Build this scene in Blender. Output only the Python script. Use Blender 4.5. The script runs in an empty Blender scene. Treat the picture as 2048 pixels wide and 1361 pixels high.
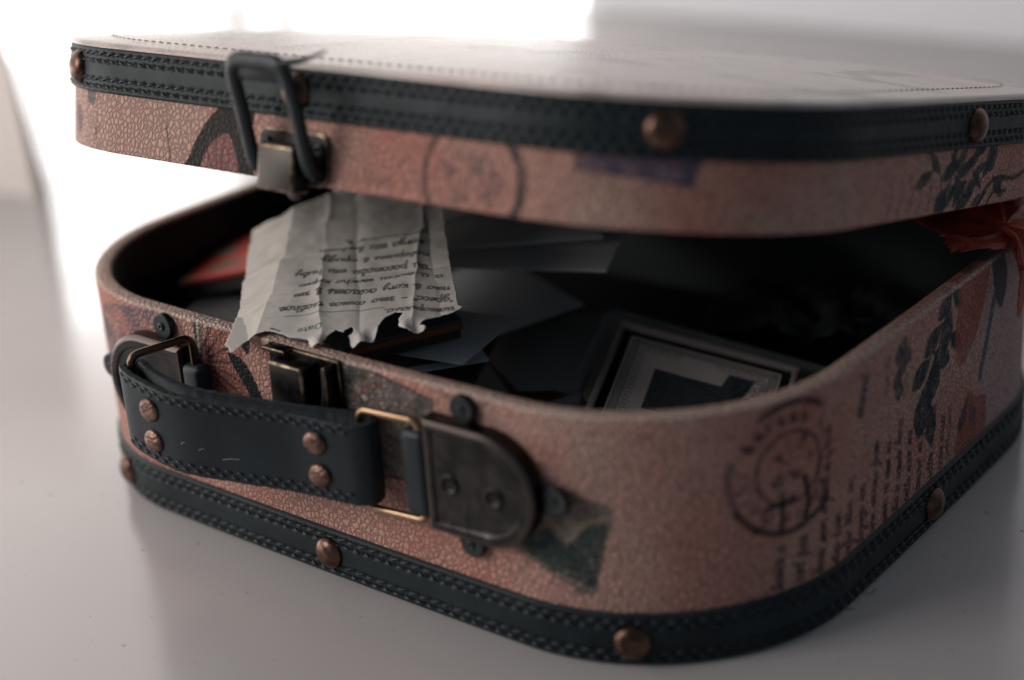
import bpy, bmesh, math, random
import numpy as np
from mathutils import Matrix, Vector
random.seed(4)
rng = np.random.default_rng(7)
sc = bpy.context.scene
col = sc.collection

# ------------------------------------------------------------------ camera
cam_d = bpy.data.cameras.new('camera'); cam = bpy.data.objects.new('camera', cam_d); col.objects.link(cam)
CAM = Vector((0.35149, -0.32915, 0.27611)); YAW, PIT, ROLL = 0.68718, 0.39282, -0.06805
fwd = Vector((-math.sin(YAW)*math.cos(PIT), math.cos(YAW)*math.cos(PIT), -math.sin(PIT)))
rgt = fwd.cross(Vector((0, 0, 1))).normalized(); upv = rgt.cross(fwd)
r2 = rgt*math.cos(ROLL)+upv*math.sin(ROLL); u2 = -rgt*math.sin(ROLL)+upv*math.cos(ROLL)
cam.matrix_world = Matrix(((r2.x, u2.x, -fwd.x, CAM.x), (r2.y, u2.y, -fwd.y, CAM.y), (r2.z, u2.z, -fwd.z, CAM.z), (0, 0, 0, 1)))
cam_d.sensor_width = 36; cam_d.lens = 57.79; cam_d.clip_start = 0.01; cam_d.clip_end = 50
cam_d.dof.use_dof = True; cam_d.dof.focus_distance = 0.538; cam_d.dof.aperture_fstop = 3.6; cam_d.dof.aperture_blades = 0
sc.camera = cam

# ------------------------------------------------------------------ world, light, exposure
w = bpy.data.worlds.new('World'); sc.world = w; w.use_nodes = True
bg = w.node_tree.nodes['Background']; bg.inputs[0].default_value = (0.66, 0.84, 1.0, 1); bg.inputs[1].default_value = 0.15
def area_lamp(name, loc, target, sx, sy, power, color):
    d = bpy.data.lights.new(name, 'AREA'); d.shape = 'RECTANGLE'; d.size = sx; d.size_y = sy; d.energy = power; d.color = color
    o = bpy.data.objects.new(name, d); col.objects.link(o); o.location = loc
    o.rotation_euler = (Vector(target)-Vector(loc)).to_track_quat('-Z', 'Y').to_euler()
    return o
# added fill lamp, front left out of view; brightens the suitcase front and contents
area_lamp('front_left_fill', (-0.54, -0.80, 0.57), (0.0, 0.05, 0.07), 0.45, 0.4, 5.0, (1.0, 0.96, 0.92))
PANE_LOW, BLIND_GLOW = 4.4, 1.7
sc.view_settings.view_transform = 'Standard'; sc.view_settings.look = 'None'
sc.view_settings.exposure = 0.0; sc.view_settings.gamma = 1.0; sc.view_settings.use_curve_mapping = False
sc.cycles.use_denoising = True
sc.cycles.max_bounces = 8

# ------------------------------------------------------------------ material helpers
def mat(name, base=(.5, .5, .5), rough=.5, metal=0.0, spec=.5, coat=0.0):
    m = bpy.data.materials.new(name); m.use_nodes = True
    b = m.node_tree.nodes['Principled BSDF']
    b.inputs['Base Color'].default_value = (*base, 1); b.inputs['Roughness'].default_value = rough
    b.inputs['Metallic'].default_value = metal; b.inputs['Specular IOR Level'].default_value = spec
    b.inputs['Coat Weight'].default_value = coat
    return m, m.node_tree.nodes, m.node_tree.links, b
def N(nodes, t, **kw):
    n = nodes.new(t)
    for k, v in kw.items():
        if k in n.inputs: n.inputs[k].default_value = v
        else: setattr(n, k, v)
    return n
def noise_tint(m, scale, c0, c1, lo=.35, hi=.65, detail=4):
    nodes, links = m.node_tree.nodes, m.node_tree.links; b = nodes['Principled BSDF']
    tc = N(nodes, 'ShaderNodeTexCoord'); n = N(nodes, 'ShaderNodeTexNoise', Scale=scale, Detail=detail)
    r = N(nodes, 'ShaderNodeValToRGB'); r.color_ramp.elements[0].position = lo; r.color_ramp.elements[1].position = hi
    r.color_ramp.elements[0].color = (*c0, 1); r.color_ramp.elements[1].color = (*c1, 1)
    links.new(tc.outputs['Object'], n.inputs['Vector']); links.new(n.outputs['Fac'], r.inputs[0]); links.new(r.outputs[0], b.inputs['Base Color'])
def noise_rough(m, scale, lo, hi):
    nodes, links = m.node_tree.nodes, m.node_tree.links; b = nodes['Principled BSDF']
    tc = N(nodes, 'ShaderNodeTexCoord'); n = N(nodes, 'ShaderNodeTexNoise', Scale=scale, Detail=5)
    r = N(nodes, 'ShaderNodeMapRange'); r.inputs['From Min'].default_value = .3; r.inputs['From Max'].default_value = .7
    r.inputs['To Min'].default_value = lo; r.inputs['To Max'].default_value = hi
    links.new(tc.outputs['Object'], n.inputs['Vector']); links.new(n.outputs['Fac'], r.inputs[0]); links.new(r.outputs[0], b.inputs['Roughness'])
def noise_bump(m, scale, dist, strength=1.0, detail=3):
    nodes, links = m.node_tree.nodes, m.node_tree.links; b = nodes['Principled BSDF']
    tc = N(nodes, 'ShaderNodeTexCoord'); n = N(nodes, 'ShaderNodeTexNoise', Scale=scale, Detail=detail)
    bp = N(nodes, 'ShaderNodeBump', Strength=strength, Distance=dist)
    links.new(tc.outputs['Object'], n.inputs['Vector']); links.new(n.outputs['Fac'], bp.inputs['Height']); links.new(bp.outputs[0], b.inputs['Normal'])
def leather_bump(m, cell=620.0, dist=.00035, strength=.9):
    nodes, links = m.node_tree.nodes, m.node_tree.links; b = nodes['Principled BSDF']
    tc = N(nodes, 'ShaderNodeTexCoord')
    dn = N(nodes, 'ShaderNodeTexNoise', Scale=260.0, Detail=2)
    mx = N(nodes, 'ShaderNodeVectorMath', operation='MULTIPLY_ADD'); mx.inputs[1].default_value = (.0011,)*3
    v = N(nodes, 'ShaderNodeTexVoronoi', feature='DISTANCE_TO_EDGE', Scale=cell, Randomness=1.0)
    r = N(nodes, 'ShaderNodeMapRange', interpolation_type='SMOOTHSTEP'); r.inputs['From Max'].default_value = .32
    fn = N(nodes, 'ShaderNodeTexNoise', Scale=2500.0, Detail=2)
    ad = N(nodes, 'ShaderNodeMath', operation='MULTIPLY_ADD'); ad.inputs[1].default_value = .22
    bp = N(nodes, 'ShaderNodeBump', Strength=strength, Distance=dist)
    links.new(tc.outputs['Object'], dn.inputs['Vector']); links.new(dn.outputs['Color'], mx.inputs[0]); links.new(tc.outputs['Object'], mx.inputs[2])
    links.new(mx.outputs[0], v.inputs['Vector']); links.new(v.outputs['Distance'], r.inputs[0])
    links.new(tc.outputs['Object'], fn.inputs['Vector'])
    links.new(fn.outputs['Fac'], ad.inputs[0]); links.new(r.outputs[0], ad.inputs[2]); links.new(ad.outputs[0], bp.inputs['Height'])
    links.new(bp.outputs[0], b.inputs['Normal'])
    return r
def attr_color(m):
    nodes, links = m.node_tree.nodes, m.node_tree.links
    a = N(nodes, 'ShaderNodeAttribute', attribute_name='Col')
    links.new(a.outputs['Color'], nodes['Principled BSDF'].inputs['Base Color']); return a

# printed leatherette
LEA, _n, _l, _b = mat('printed_leatherette', rough=.62, spec=.16)
_a = attr_color(LEA); _r = leather_bump(LEA, 500.0, .00034, 1.0)
_mm = N(_n, 'ShaderNodeMix', data_type='RGBA', blend_type='MULTIPLY'); _mm.inputs[0].default_value = 1.0
_cr = N(_n, 'ShaderNodeMapRange'); _cr.inputs['From Max'].default_value = .45; _cr.inputs['To Min'].default_value = .55; _cr.inputs['To Max'].default_value = 1.02   # darker base colour in the creases of the pebble grain
_l.new(_r.outputs[0], _cr.inputs[0]); _l.new(_a.outputs['Color'], _mm.inputs[6]); _l.new(_cr.outputs[0], _mm.inputs[7]); _l.new(_mm.outputs[2], _b.inputs['Base Color'])
TOP = mat('lid_top_leatherette', rough=.28, spec=.6)[0]; attr_color(TOP); leather_bump(TOP, 560.0, .00016, .7)
TRIM = mat('black_trim_leather', (.020, .030, .034), .52, spec=.26)[0]; noise_tint(TRIM, 60, (.007, .013, .016), (.015, .024, .028)); noise_bump(TRIM, 1800, .00012, .8)
STRAP = mat('black_strap_leather', (.020, .028, .034), .44, spec=.32)[0]; noise_tint(STRAP, 45, (.008, .014, .018), (.016, .024, .030)); noise_bump(STRAP, 1500, .0001, .7)
THREAD = mat('black_thread', (.006, .010, .012), .45)[0]
FUZZ = mat('raw_leather_edge', (.022, .028, .03), .9)[0]; noise_bump(FUZZ, 2200, .0004, 1.0)
LIN = mat('black_lining', (.009, .017, .022), .55, spec=.4)[0]; noise_bump(LIN, 900, .0002, .6)
BRZ = mat('aged_bronze', (.2, .11, .07), .38, 1.0)[0]; noise_tint(BRZ, 240, (.06, .036, .027), (.18, .105, .075)); noise_rough(BRZ, 500, .24, .42)
COP = mat('hammered_copper', (.42, .20, .13), .42, 1.0)[0]; noise_tint(COP, 380, (.09, .052, .042), (.29, .18, .14)); noise_bump(COP, 900, .0006, 1.0)
HW = mat('antique_hardware', (.055, .046, .044), .36, 1.0)[0]; noise_tint(HW, 130, (.020, .019, .020), (.044, .039, .038)); noise_rough(HW, 300, .26, .5)
HWE = mat('worn_brass_edge', (.45, .33, .20), .32, 1.0)[0]; noise_tint(HWE, 350, (.10, .075, .055), (.46, .35, .23), .4, .75)
HWD = mat('blackened_metal', (.022, .026, .028), .36, .6)[0]; noise_rough(HWD, 300, .25, .5)
TABLE, _n, _l, _b = mat('white_lacquered_table', (.42, .385, .38), .24, spec=.5); noise_rough(TABLE, 14, .15, .25)
_tc = N(_n, 'ShaderNodeTexCoord'); _n1 = N(_n, 'ShaderNodeTexNoise', Scale=210.0, Detail=3); _n2 = N(_n, 'ShaderNodeTexNoise', Scale=6.0, Detail=5)
_r1 = N(_n, 'ShaderNodeMapRange'); _r1.inputs['From Min'].default_value = .70; _r1.inputs['From Max'].default_value = .76
_r2 = N(_n, 'ShaderNodeMapRange'); _r2.inputs['To Min'].default_value = .9; _r2.inputs['To Max'].default_value = 1.08
_m1 = N(_n, 'ShaderNodeMix', data_type='RGBA'); _m1.inputs[6].default_value = (.50, .46, .455, 1); _m1.inputs[7].default_value = (.22, .19, .18, 1)
_m2 = N(_n, 'ShaderNodeMix', data_type='RGBA', blend_type='MULTIPLY'); _m2.inputs[0].default_value = 1.0
for _q in (_n1, _n2): _l.new(_tc.outputs['Object'], _q.inputs['Vector'])
_l.new(_n1.outputs['Fac'], _r1.inputs[0]); _l.new(_r1.outputs[0], _m1.inputs[0]); _l.new(_n2.outputs['Fac'], _r2.inputs[0]); _l.new(_m1.outputs[2], _m2.inputs[6]); _l.new(_r2.outputs[0], _m2.inputs[7]); _l.new(_m2.outputs[2], _b.inputs['Base Color'])
WALL = mat('painted_wall', (.82, .82, .85), .9)[0]; noise_bump(WALL, 300, .0006, .4)
FRAME = mat('white_window_frame', (.75, .75, .76), .4)[0]

# ------------------------------------------------------------------ mesh helpers
def obj(name, me, parent=None, mw=None, **props):
    o = bpy.data.objects.new(name, me); col.objects.link(o)
    if parent is not None: o.parent = parent
    if mw is not None: o.matrix_local = mw
    for k, v in props.items(): o[k] = v
    return o
def finish(me, mats, smooth=True):
    for m in (mats if isinstance(mats, (list, tuple)) else [mats]): me.materials.append(m)
    if smooth: me.polygons.foreach_set('use_smooth', [True]*len(me.polygons))
    me.update(); return me
def mesh_np(name, V, F, mats, smooth=True, colors=None):
    me = bpy.data.meshes.new(name); V = np.asarray(V, np.float32); F = np.asarray(F, np.int32)
    me.vertices.add(len(V)); me.vertices.foreach_set('co', V.ravel())
    n = F.shape[1]; me.loops.add(F.size); me.loops.foreach_set('vertex_index', F.ravel())
    me.polygons.add(len(F)); me.polygons.foreach_set('loop_start', np.arange(0, F.size, n, dtype=np.int32))
    me.update(calc_edges=True); me.validate()
    if colors is not None:
        a = me.color_attributes.new('Col', 'FLOAT_COLOR', 'POINT')
        c = np.ones((len(V), 4), np.float32); c[:, :3] = colors; a.data.foreach_set('color', c.ravel())
    return finish(me, mats, smooth)
def grid_faces(nr, nc, wrap=False):
    j = np.arange(nc if wrap else nc-1); i = np.arange(nr-1); I, J = np.meshgrid(i, j, indexing='ij'); K = (J+1) % nc
    return np.stack([I*nc+J, I*nc+K, (I+1)*nc+K, (I+1)*nc+J], -1).reshape(-1, 4)
def from_bm(name, bm, mats, smooth=True):
    me = bpy.data.meshes.new(name); bmesh.ops.recalc_face_normals(bm, faces=bm.faces[:]); bm.to_mesh(me); bm.free(); return finish(me, mats, smooth)
def bevel_box(name, sx, sy, sz, mats, bev=.0006, seg=2, edge_mat=False, taper=1.0):
    bm = bmesh.new(); bmesh.ops.create_cube(bm, size=1)
    for v in bm.verts:
        t = taper if v.co.z > 0 else 1.0
        v.co = Vector((v.co.x*sx*t, v.co.y*sy*t, v.co.z*sz))
    bmesh.ops.bevel(bm, geom=bm.edges[:], offset=bev, segments=seg, affect='EDGES', profile=.5)
    bm.normal_update()
    if edge_mat:
        for f in bm.faces:
            if max(abs(c) for c in f.normal) < .97: f.material_index = 1
    return from_bm(name, bm, mats)
def plate(name, outline, h, mats, bev=.001, inset=0.0, sink=0.0, edge_mat=False, seg=3):
    """outline polygon (xy) extruded to height h with a bevelled top edge and an optional sunk field"""
    bm = bmesh.new(); vs = [bm.verts.new((x, y, 0)) for x, y in outline]; f = bm.faces.new(vs)
    if f.normal.z < 0: f.normal_flip()
    r = bmesh.ops.extrude_face_region(bm, geom=[f]); top = [v for v in r['geom'] if isinstance(v, bmesh.types.BMVert)]
    bmesh.ops.translate(bm, verts=top, vec=(0, 0, h))
    tf = [g for g in r['geom'] if isinstance(g, bmesh.types.BMFace)][0]
    te = list(tf.edges)
    if bev > 0:
        rb = bmesh.ops.bevel(bm, geom=te, offset=bev, segments=seg, affect='EDGES', profile=.5)
        if edge_mat:
            for q in rb['faces']: q.material_index = 1
    if inset > 0:
        bm.faces.ensure_lookup_table(); bm.normal_update()
        tf = max([q for q in bm.faces if q.normal.z > .9], key=lambda q: q.calc_area())
        bmesh.ops.inset_region(bm, faces=[tf], thickness=inset)
        bmesh.ops.inset_region(bm, faces=[tf], thickness=sink*1.2, depth=-sink)
    return from_bm(name, bm, mats, smooth=False)
def tube_verts(path, rad, nseg=8, closed=False, flat=(1, 1), up=Vector((0, 0, 1))):
    P = [Vector(p) for p in path]; n = len(P); V = []; rads = rad if isinstance(rad, (list, tuple)) else [rad]*n
    for i in range(n):
        a = P[(i-1) % n] if (closed or i > 0) else P[i]; b = P[(i+1) % n] if (closed or i < n-1) else P[i]
        t = (b-a).normalized(); s = t.cross(up)
        if s.length < 1e-4: s = t.cross(Vector((1, .3, 0)))
        s.normalize(); q = s.cross(t)
        for k in range(nseg):
            an = 2*math.pi*k/nseg; V.append(P[i]+s*(math.cos(an)*rads[i]*flat[0])+q*(math.sin(an)*rads[i]*flat[1]))
    F = []
    for i in range(n if closed else n-1):
        for k in range(nseg):
            F.append((i*nseg+k, i*nseg+(k+1) % nseg, ((i+1) % n)*nseg+(k+1) % nseg, ((i+1) % n)*nseg+k))
    return V, F
def tube(name, path, rad, mats, nseg=10, closed=False, flat=(1, 1), up=Vector((0, 0, 1))):
    V, F = tube_verts(path, rad, nseg, closed, flat, up)
    me = bpy.data.meshes.new(name); 
    if not closed: n = len(path); F = F+[tuple(range(nseg))[::-1], tuple((n-1)*nseg+k for k in range(nseg))]
    me.from_pydata([tuple(v) for v in V], [], F); return finish(me, mats)
def lathe(name, prof, mats, n=28):
    V = []; F = []
    for (r, z) in prof:
        for k in range(n): a = 2*math.pi*k/n; V.append((r*math.cos(a), r*math.sin(a), z))
    m = len(prof)
    for i in range(m-1):
        for k in range(n): F.append((i*n+k, i*n+(k+1) % n, (i+1)*n+(k+1) % n, (i+1)*n+k))
    F.append(tuple((m-1)*n+k for k in range(n)))
    me = bpy.data.meshes.new(name); me.from_pydata(V, [], F); return finish(me, mats)
def catmull(pts, n=8, closed=False):
    P = [np.array(p, float) for p in pts]; out = []; m = len(P)
    for i in range(m if closed else m-1):
        g = lambda k: P[k % m] if closed else P[min(max(k, 0), m-1)]
        a, b, c, d = g(i-1), g(i), g(i+1), g(i+2)
        for t in np.linspace(0, 1, n, endpoint=False):
            out.append(.5*((2*b)+(-a+c)*t+(2*a-5*b+4*c-d)*t*t+(-a+3*b-3*c+d)*t**3))
    if not closed: out.append(P[-1])
    return np.array(out)
def rrect(x0, x1, y0, y1, r, n=6):
    out = []
    for cx, cy, a0 in ((x1-r, y0+r, -90), (x1-r, y1-r, 0), (x0+r, y1-r, 90), (x0+r, y0+r, 180)):
        for k in range(n+1): a = math.radians(a0+90*k/n); out.append((cx+r*math.cos(a), cy+r*math.sin(a)))
    return out

# ------------------------------------------------------------------ numpy painting of flat print
def vnoise(X, Y, scale, seed=0, octv=3):
    out = np.zeros_like(X, float); amp = 1; tot = 0
    for o in range(octv):
        x, y = X/scale, Y/scale; xi, yi = np.floor(x).astype(np.int64), np.floor(y).astype(np.int64); fx, fy = x-xi, y-yi
        fx = fx*fx*(3-2*fx); fy = fy*fy*(3-2*fy)
        def h(a, b):
            n = (a*374761393+b*668265263+(seed+o*17)*974634777) & 0x7fffffff
            n = ((n ^ (n >> 13))*1274126177) & 0x7fffffff
            return ((n ^ (n >> 16)) & 0xffff)/65535.0
        out += amp*((h(xi, yi)*(1-fx)+h(xi+1, yi)*fx)*(1-fy)+(h(xi, yi+1)*(1-fx)+h(xi+1, yi+1)*fx)*fy); tot += amp; amp *= .5; scale /= 2
    return out/tot
class Paint:
    def __init__(s, X, Y, base):
        s.X, s.Y = X, Y; s.C = np.broadcast_to(np.array(base, float), X.shape+(3,)).copy()
    def blend(s, A, color, sl=None):
        c = np.array(color, float)
        if sl is None: s.C = s.C*(1-A[..., None])+c*A[..., None]
        else: s.C[sl] = s.C[sl]*(1-A[..., None])+c*A[..., None]
    def box(s, x0, x1, y0, y1):
        xs, ys = s.X[0], s.Y[:, 0]
        i = np.searchsorted(ys, [y0, y1]); j = np.searchsorted(xs, [x0, x1])
        return (slice(max(i[0]-1, 0), i[1]+1), slice(max(j[0]-1, 0), j[1]+1))
    def stroke(s, pts, w, color, a=1.0, soft=.25, fade=0.0):
        P = np.array(pts, float)
        if len(P) < 2: return
        sl = s.box(P[:, 0].min()-w-1, P[:, 0].max()+w+1, P[:, 1].min()-w-1, P[:, 1].max()+w+1)
        X, Y = s.X[sl], s.Y[sl]
        if X.size == 0: return
        D = np.full(X.shape, 1e9)
        for p, q in zip(P[:-1], P[1:]):
            d = q-p; L2 = d@d+1e-12; t = np.clip(((X-p[0])*d[0]+(Y-p[1])*d[1])/L2, 0, 1)
            D = np.minimum(D, (X-p[0]-d[0]*t)**2+(Y-p[1]-d[1]*t)**2)
        A = np.clip((w/2+soft-np.sqrt(D))/(2*soft), 0, 1)*a
        if fade: A = A*np.clip(vnoise(X, Y, 2.2, 5)*2*fade+(1-fade)*.8, 0, 1)
        s.blend(A, color, sl)
    def poly(s, pts, color, a=1.0, mod=None, soft=.3):
        P = np.array(pts, float); sl = s.box(P[:, 0].min()-1, P[:, 0].max()+1, P[:, 1].min()-1, P[:, 1].max()+1)
        X, Y = s.X[sl], s.Y[sl]; ins = np.zeros(X.shape, bool)
        if X.size == 0: return
        for (x0, y0), (x1, y1) in zip(P, np.roll(P, -1, 0)):
            if y0 == y1: continue
            c = ((y0 > Y) != (y1 > Y)) & (X < (x1-x0)*(Y-y0)/(y1-y0)+x0); ins ^= c
        A = ins*a
        if mod is not None: A = A*np.clip(mod(X, Y), 0, 1)
        s.blend(A, color, sl)
    def ring(s, cx, cy, r, w, color, a=1.0, a0=0, a1=360, fade=.5, ry=None):
        t = np.radians(np.linspace(a0, a1, 60)); s.stroke(np.c_[cx+r*np.cos(t), cy+(ry or r)*np.sin(t)], w, color, a, fade=fade)
    def leaf(s, cx, cy, ln, wd, ang, color, a=.9):
        t = np.linspace(0, 1, 16); w_ = wd*np.sin(np.pi*t**.75)**1.25; x = (t-.5)*ln
        P = np.r_[np.c_[x, w_/2], np.c_[x, -w_/2][::-1]]; c, n = math.cos(ang), math.sin(ang)
        P = P@np.array([[c, n], [-n, c]])+[cx, cy]
        s.poly(P, color, a, mod=lambda X, Y: .55+.7*vnoise(X, Y, 2.5, 3))
# a small cursive stroke alphabet (x-height 1)
def L_(*st): return [np.array(q, float) for q in st]
GL = {
 'a': (1.05, L_([(.8, .85), (.45, 1), (.1, .6), (.25, .05), (.6, .15), (.85, .95), (.8, .2), (1.05, .1)])),
 'o': (.95, L_([(.6, .95), (.15, .75), (.15, .2), (.5, 0), (.8, .35), (.7, .85), (.5, .95), (.95, .85)])),
 'e': (.8, L_([(.05, .4), (.6, .6), (.45, 1), (.1, .6), (.2, .05), (.5, .02), (.8, .25)])),
 'c': (.75, L_([(.65, .8), (.4, 1), (.08, .5), (.3, 0), (.75, .25)])),
 'u': (1.1, L_([(.05, .8), (.2, 1), (.2, .2), (.4, .02), (.75, .5), (.8, 1), (.8, .15), (1.1, .15)])),
 'm': (1.5, L_([(.05, .9), (.15, .0), (.4, .95), (.5, .5), (.55, 0), (.8, .95), (.95, .5), (.98, .0), (1.2, .95), (1.3, .2), (1.5, .12)])),
 'n': (1.05, L_([(.05, .9), (.15, .0), (.2, .7), (.55, 1), (.75, .6), (.78, .1), (1.05, .15)])),
 'p': (1.0, L_([(.05, .9), (.2, 1), (.15, -1.1), (.2, .6), (.55, 1), (.85, .6), (.6, .02), (.3, .15), (1.0, .15)])),
 'y': (1.05, L_([(.05, .9), (.2, .4), (.5, .35), (.8, 1), (.7, -.4), (.35, -1.15), (.1, -.7), (.6, -.1), (1.05, .2)])),
 'g': (1.0, L_([(.75, .85), (.4, 1), (.1, .5), (.35, .05), (.75, .6), (.72, -.7), (.35, -1.1), (.15, -.7), (1.0, .2)])),
 'd': (1.0, L_([(.7, .8), (.35, 1), (.1, .4), (.4, 0), (.75, .5), (.55, 1.5), (.2, 1.9), (.05, 1.5)])),
 'b': (.95, L_([(.6, 1.1), (.35, 1.9), (.1, 1.2), (.1, .3), (.45, 0), (.8, .5), (.45, .95), (.2, .6), (.95, .7)])),
 'v': (.9, L_([(.1, .2), (.15, 1.3), (.45, 1.7), (.5, 1.1), (.15, .9), (.6, .8), (.65, .15), (.3, 0), (.1, .2), (.9, .2)])),
 'k': (1.0, L_([(.1, 1), (.15, 0), (.15, .45), (.7, 1)], [(.3, .5), (.7, .05), (1.0, .15)])),
 'l': (.9, L_([(.0, .05), (.2, .1), (.5, 1), (.65, .1), (.9, .12)])),
 'r': (.65, L_([(.05, .8), (.2, 1), (.2, 0)], [(.2, .7), (.5, 1), (.65, .85)])),
 's': (.7, L_([(.05, .1), (.45, 1), (.55, .3), (.3, 0), (.1, .15), (.7, .2)])),
 't': (.7, L_([(.3, 1.7), (.25, .2), (.45, 0), (.7, .2)], [(.0, 1.05), (.6, 1.1)])),
 'i': (.5, L_([(.05, .6), (.2, 1), (.2, .1), (.5, .15)], [(.25, 1.45), (.28, 1.5)])),
 'h': (1.0, L_([(.1, 1.8), (.12, 0), (.2, .7), (.6, 1), (.75, .1), (1.0, .15)])),
 'f': (.8, L_([(.6, 1.7), (.4, 1.9), (.3, .5), (.25, -1.0), (.1, -.8), (.8, .4)], [(.0, .9), (.65, .95)])),
 'z': (.8, L_([(.1, .9), (.5, .95), (.3, .5), (.6, .3), (.4, -.05), (.05, .1)])),
 '.': (.5, L_([(.15, .05), (.22, .08)])), '-': (.9, L_([(.1, .5), (.75, .55)])), '"': (.6, L_([(.1, 1.5), (.15, 1.2)], [(.35, 1.5), (.4, 1.2)])),
 '?': (1.0, L_([(.2, 1.7), (.6, 1.9), (.8, 1.3), (.3, .7), (.1, .1), (.6, .0), (.9, .3), (.5, 1.1), (.2, 1.4)])),
}
CYR = {'а': 'a', 'о': 'o', 'е': 'e', 'с': 'c', 'и': 'u', 'й': 'u', 'т': 'm', 'п': 'n', 'р': 'p', 'у': 'y', 'д': 'g', 'б': 'b', 'в': 'v', 'к': 'k', 'л': 'l', 'г': 'r', 'н': 'h', 'ч': 'r', 'э': 'z', 'з': 'z', 'м': 'm', 'ь': 's', 'я': 'a', 'ш': 'm', 'ж': 'k'}
def script(paint, text, org, size, xd, yd, w, color, a=1.0, slant=.22, seed=0, fade=.3, wob=.06, bend=None):
    rr_ = random.Random(seed); x = 0.0; xd, yd = np.array(xd, float), np.array(yd, float)
    for ch in text:
        if ch == ' ': x += .9; continue
        adv, sts = GL.get(CYR.get(ch, ch), GL['u'])
        for st in sts:
            q = st+np.array([[rr_.uniform(-wob, wob), rr_.uniform(-wob, wob)] for _ in st])
            q = catmull(q, 4) if len(q) > 2 else q
            X = x+q[:, 0]+slant*q[:, 1]; Y = q[:, 1]+.12*math.sin(x*.5+seed)
            P = np.array(org)+size*(X[:, None]*xd+Y[:, None]*yd)
            if bend is not None: P = bend(P)
            paint.stroke(P, w, color, a, soft=.16, fade=fade)
        x += adv
    return x*size

# ------------------------------------------------------------------ the room corner: table, wall, windows
def struct(name, me): return obj(name, me, kind='structure')
def box_me(name, x0, x1, y0, y1, z0, z1, m, bev=.002):
    me = bevel_box(name, x1-x0, y1-y0, z1-z0, m, bev); me.transform(Matrix.Translation(((x0+x1)/2, (y0+y1)/2, (z0+z1)/2))); return me
struct('table', box_me('table', -.80, 1.5, -1.2, .797, -.03, 0, TABLE, .003))
WY, JX, WX = .80, -.475, -.86
struct('back_wall', box_me('back_wall', JX, 2.2, WY, WY+.1, -.3, 1.6, WALL, .004))
def pane(name, pts, strength, color, **kw):
    m = bpy.data.materials.new(name); m.use_nodes = True; nt = m.node_tree; nt.nodes.clear()
    e = N(nt.nodes, 'ShaderNodeEmission', Strength=strength); e.inputs[0].default_value = (*color, 1)
    o = N(nt.nodes, 'ShaderNodeOutputMaterial'); nt.links.new(e.outputs[0], o.inputs[0])
    me = bpy.data.meshes.new(name); me.from_pydata(pts, [], [(0, 1, 2, 3)]); me.materials.append(m); return me
def window(name, label, a, b, bars):
    """bright daylit window on the segment a-b, standing behind the table edge; panes, rails, lowered blind"""
    a, b = Vector(a), Vector(b); t = (b-a).normalized(); L = (b-a).length; n = Vector((t.y, -t.x, 0))
    root = bpy.data.objects.new(name, None); col.objects.link(root); root.location = a
    root['label'] = label; root['category'] = 'window'; root['group'] = 'windows around the table'
    R = Matrix(((t.x, n.x, 0, 0), (t.y, n.y, 0, 0), (0, 0, 1, 0), (0, 0, 0, 1)))
    root.matrix_world = Matrix.Translation(a) @ R
    z0, zb, z1 = -.28, .105, 1.15
    obj('window_pane', pane('window_pane', [(0, 0, z0), (L, 0, z0), (L, 0, zb), (0, 0, zb)], PANE_LOW, (1, .985, .97)), root)
    obj('blind', pane('blind', [(0, .004, zb), (L, .004, zb), (L, .004, z1), (0, .004, z1)], BLIND_GLOW, (1, .93, .88)), root)  # cloth set to glow, emission in place of daylight shining through it
    obj('rail', box_me('rail', -.02, L+.02, -.015, .02, z0-.03, z0, FRAME), root)
    for x in bars: obj('mullion', box_me('mullion', x-.014, x+.014, .005, .03, z0, z1, FRAME), root)
window('window', 'bright daylit window with a lowered blind along the table end', (WX, -1.0, 0), (WX, WY+.02, 0), (.02, 1.1, 1.74))
window('window', 'bright daylit window with a lowered blind next to the grey wall', (WX, WY+.02, 0), (JX, WY+.02, 0), (.02,))

# ------------------------------------------------------------------ suitcase plan curve
LEN, W, HB, RAD, BX, BY = .30, .25988, .08024, .06843, .00799, .01913
def plan():
    P = []; h = LEN/2; r = RAD; pi = math.pi
    def arc(cx, cy, a0, a1):
        for a in np.linspace(a0, a1, 90): P.append((cx+r*math.cos(a), cy+r*math.sin(a)))
    def line(p, q):
        for t in np.linspace(0, 1, 120)[1:-1]: P.append((p[0]+(q[0]-p[0])*t, p[1]+(q[1]-p[1])*t))
    line((0, 0), (h-r, 0)); arc(h-r, r, 1.5*pi, 2*pi); line((h, r), (h, W-r)); arc(h-r, W-r, 0, pi/2); line((h-r, W), (-h+r, W))
    arc(-h+r, W-r, pi/2, pi); line((-h, W-r), (-h, r)); arc(-h+r, r, pi, 1.5*pi); line((-h+r, 0), (0, 0))
    P = np.array(P); v = 2*P[:, 1]/W-1; u = 2*P[:, 0]/LEN
    Q = np.c_[P[:, 0]*(1+BX*(1-v**2)), W/2+(P[:, 1]-W/2)*(1+BY*(1-u**2))]
    Q = np.r_[Q, Q[:1]]; S = np.r_[0, np.cumsum(np.linalg.norm(np.diff(Q, axis=0), axis=1))]
    k = S[-1]; sg = np.linspace(0, k, 2017)[:-1]; G = np.c_[np.interp(sg, S, Q[:, 0]), np.interp(sg, S, Q[:, 1])]
    for _ in range(6): G = (np.roll(G, 1, 0)+2*G+np.roll(G, -1, 0))/4
    T = np.roll(G, -1, 0)-np.roll(G, 1, 0); T /= np.linalg.norm(T, axis=1)[:, None]
    return k, sg, G, T
PER, SG, PG, TG = plan()
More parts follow.
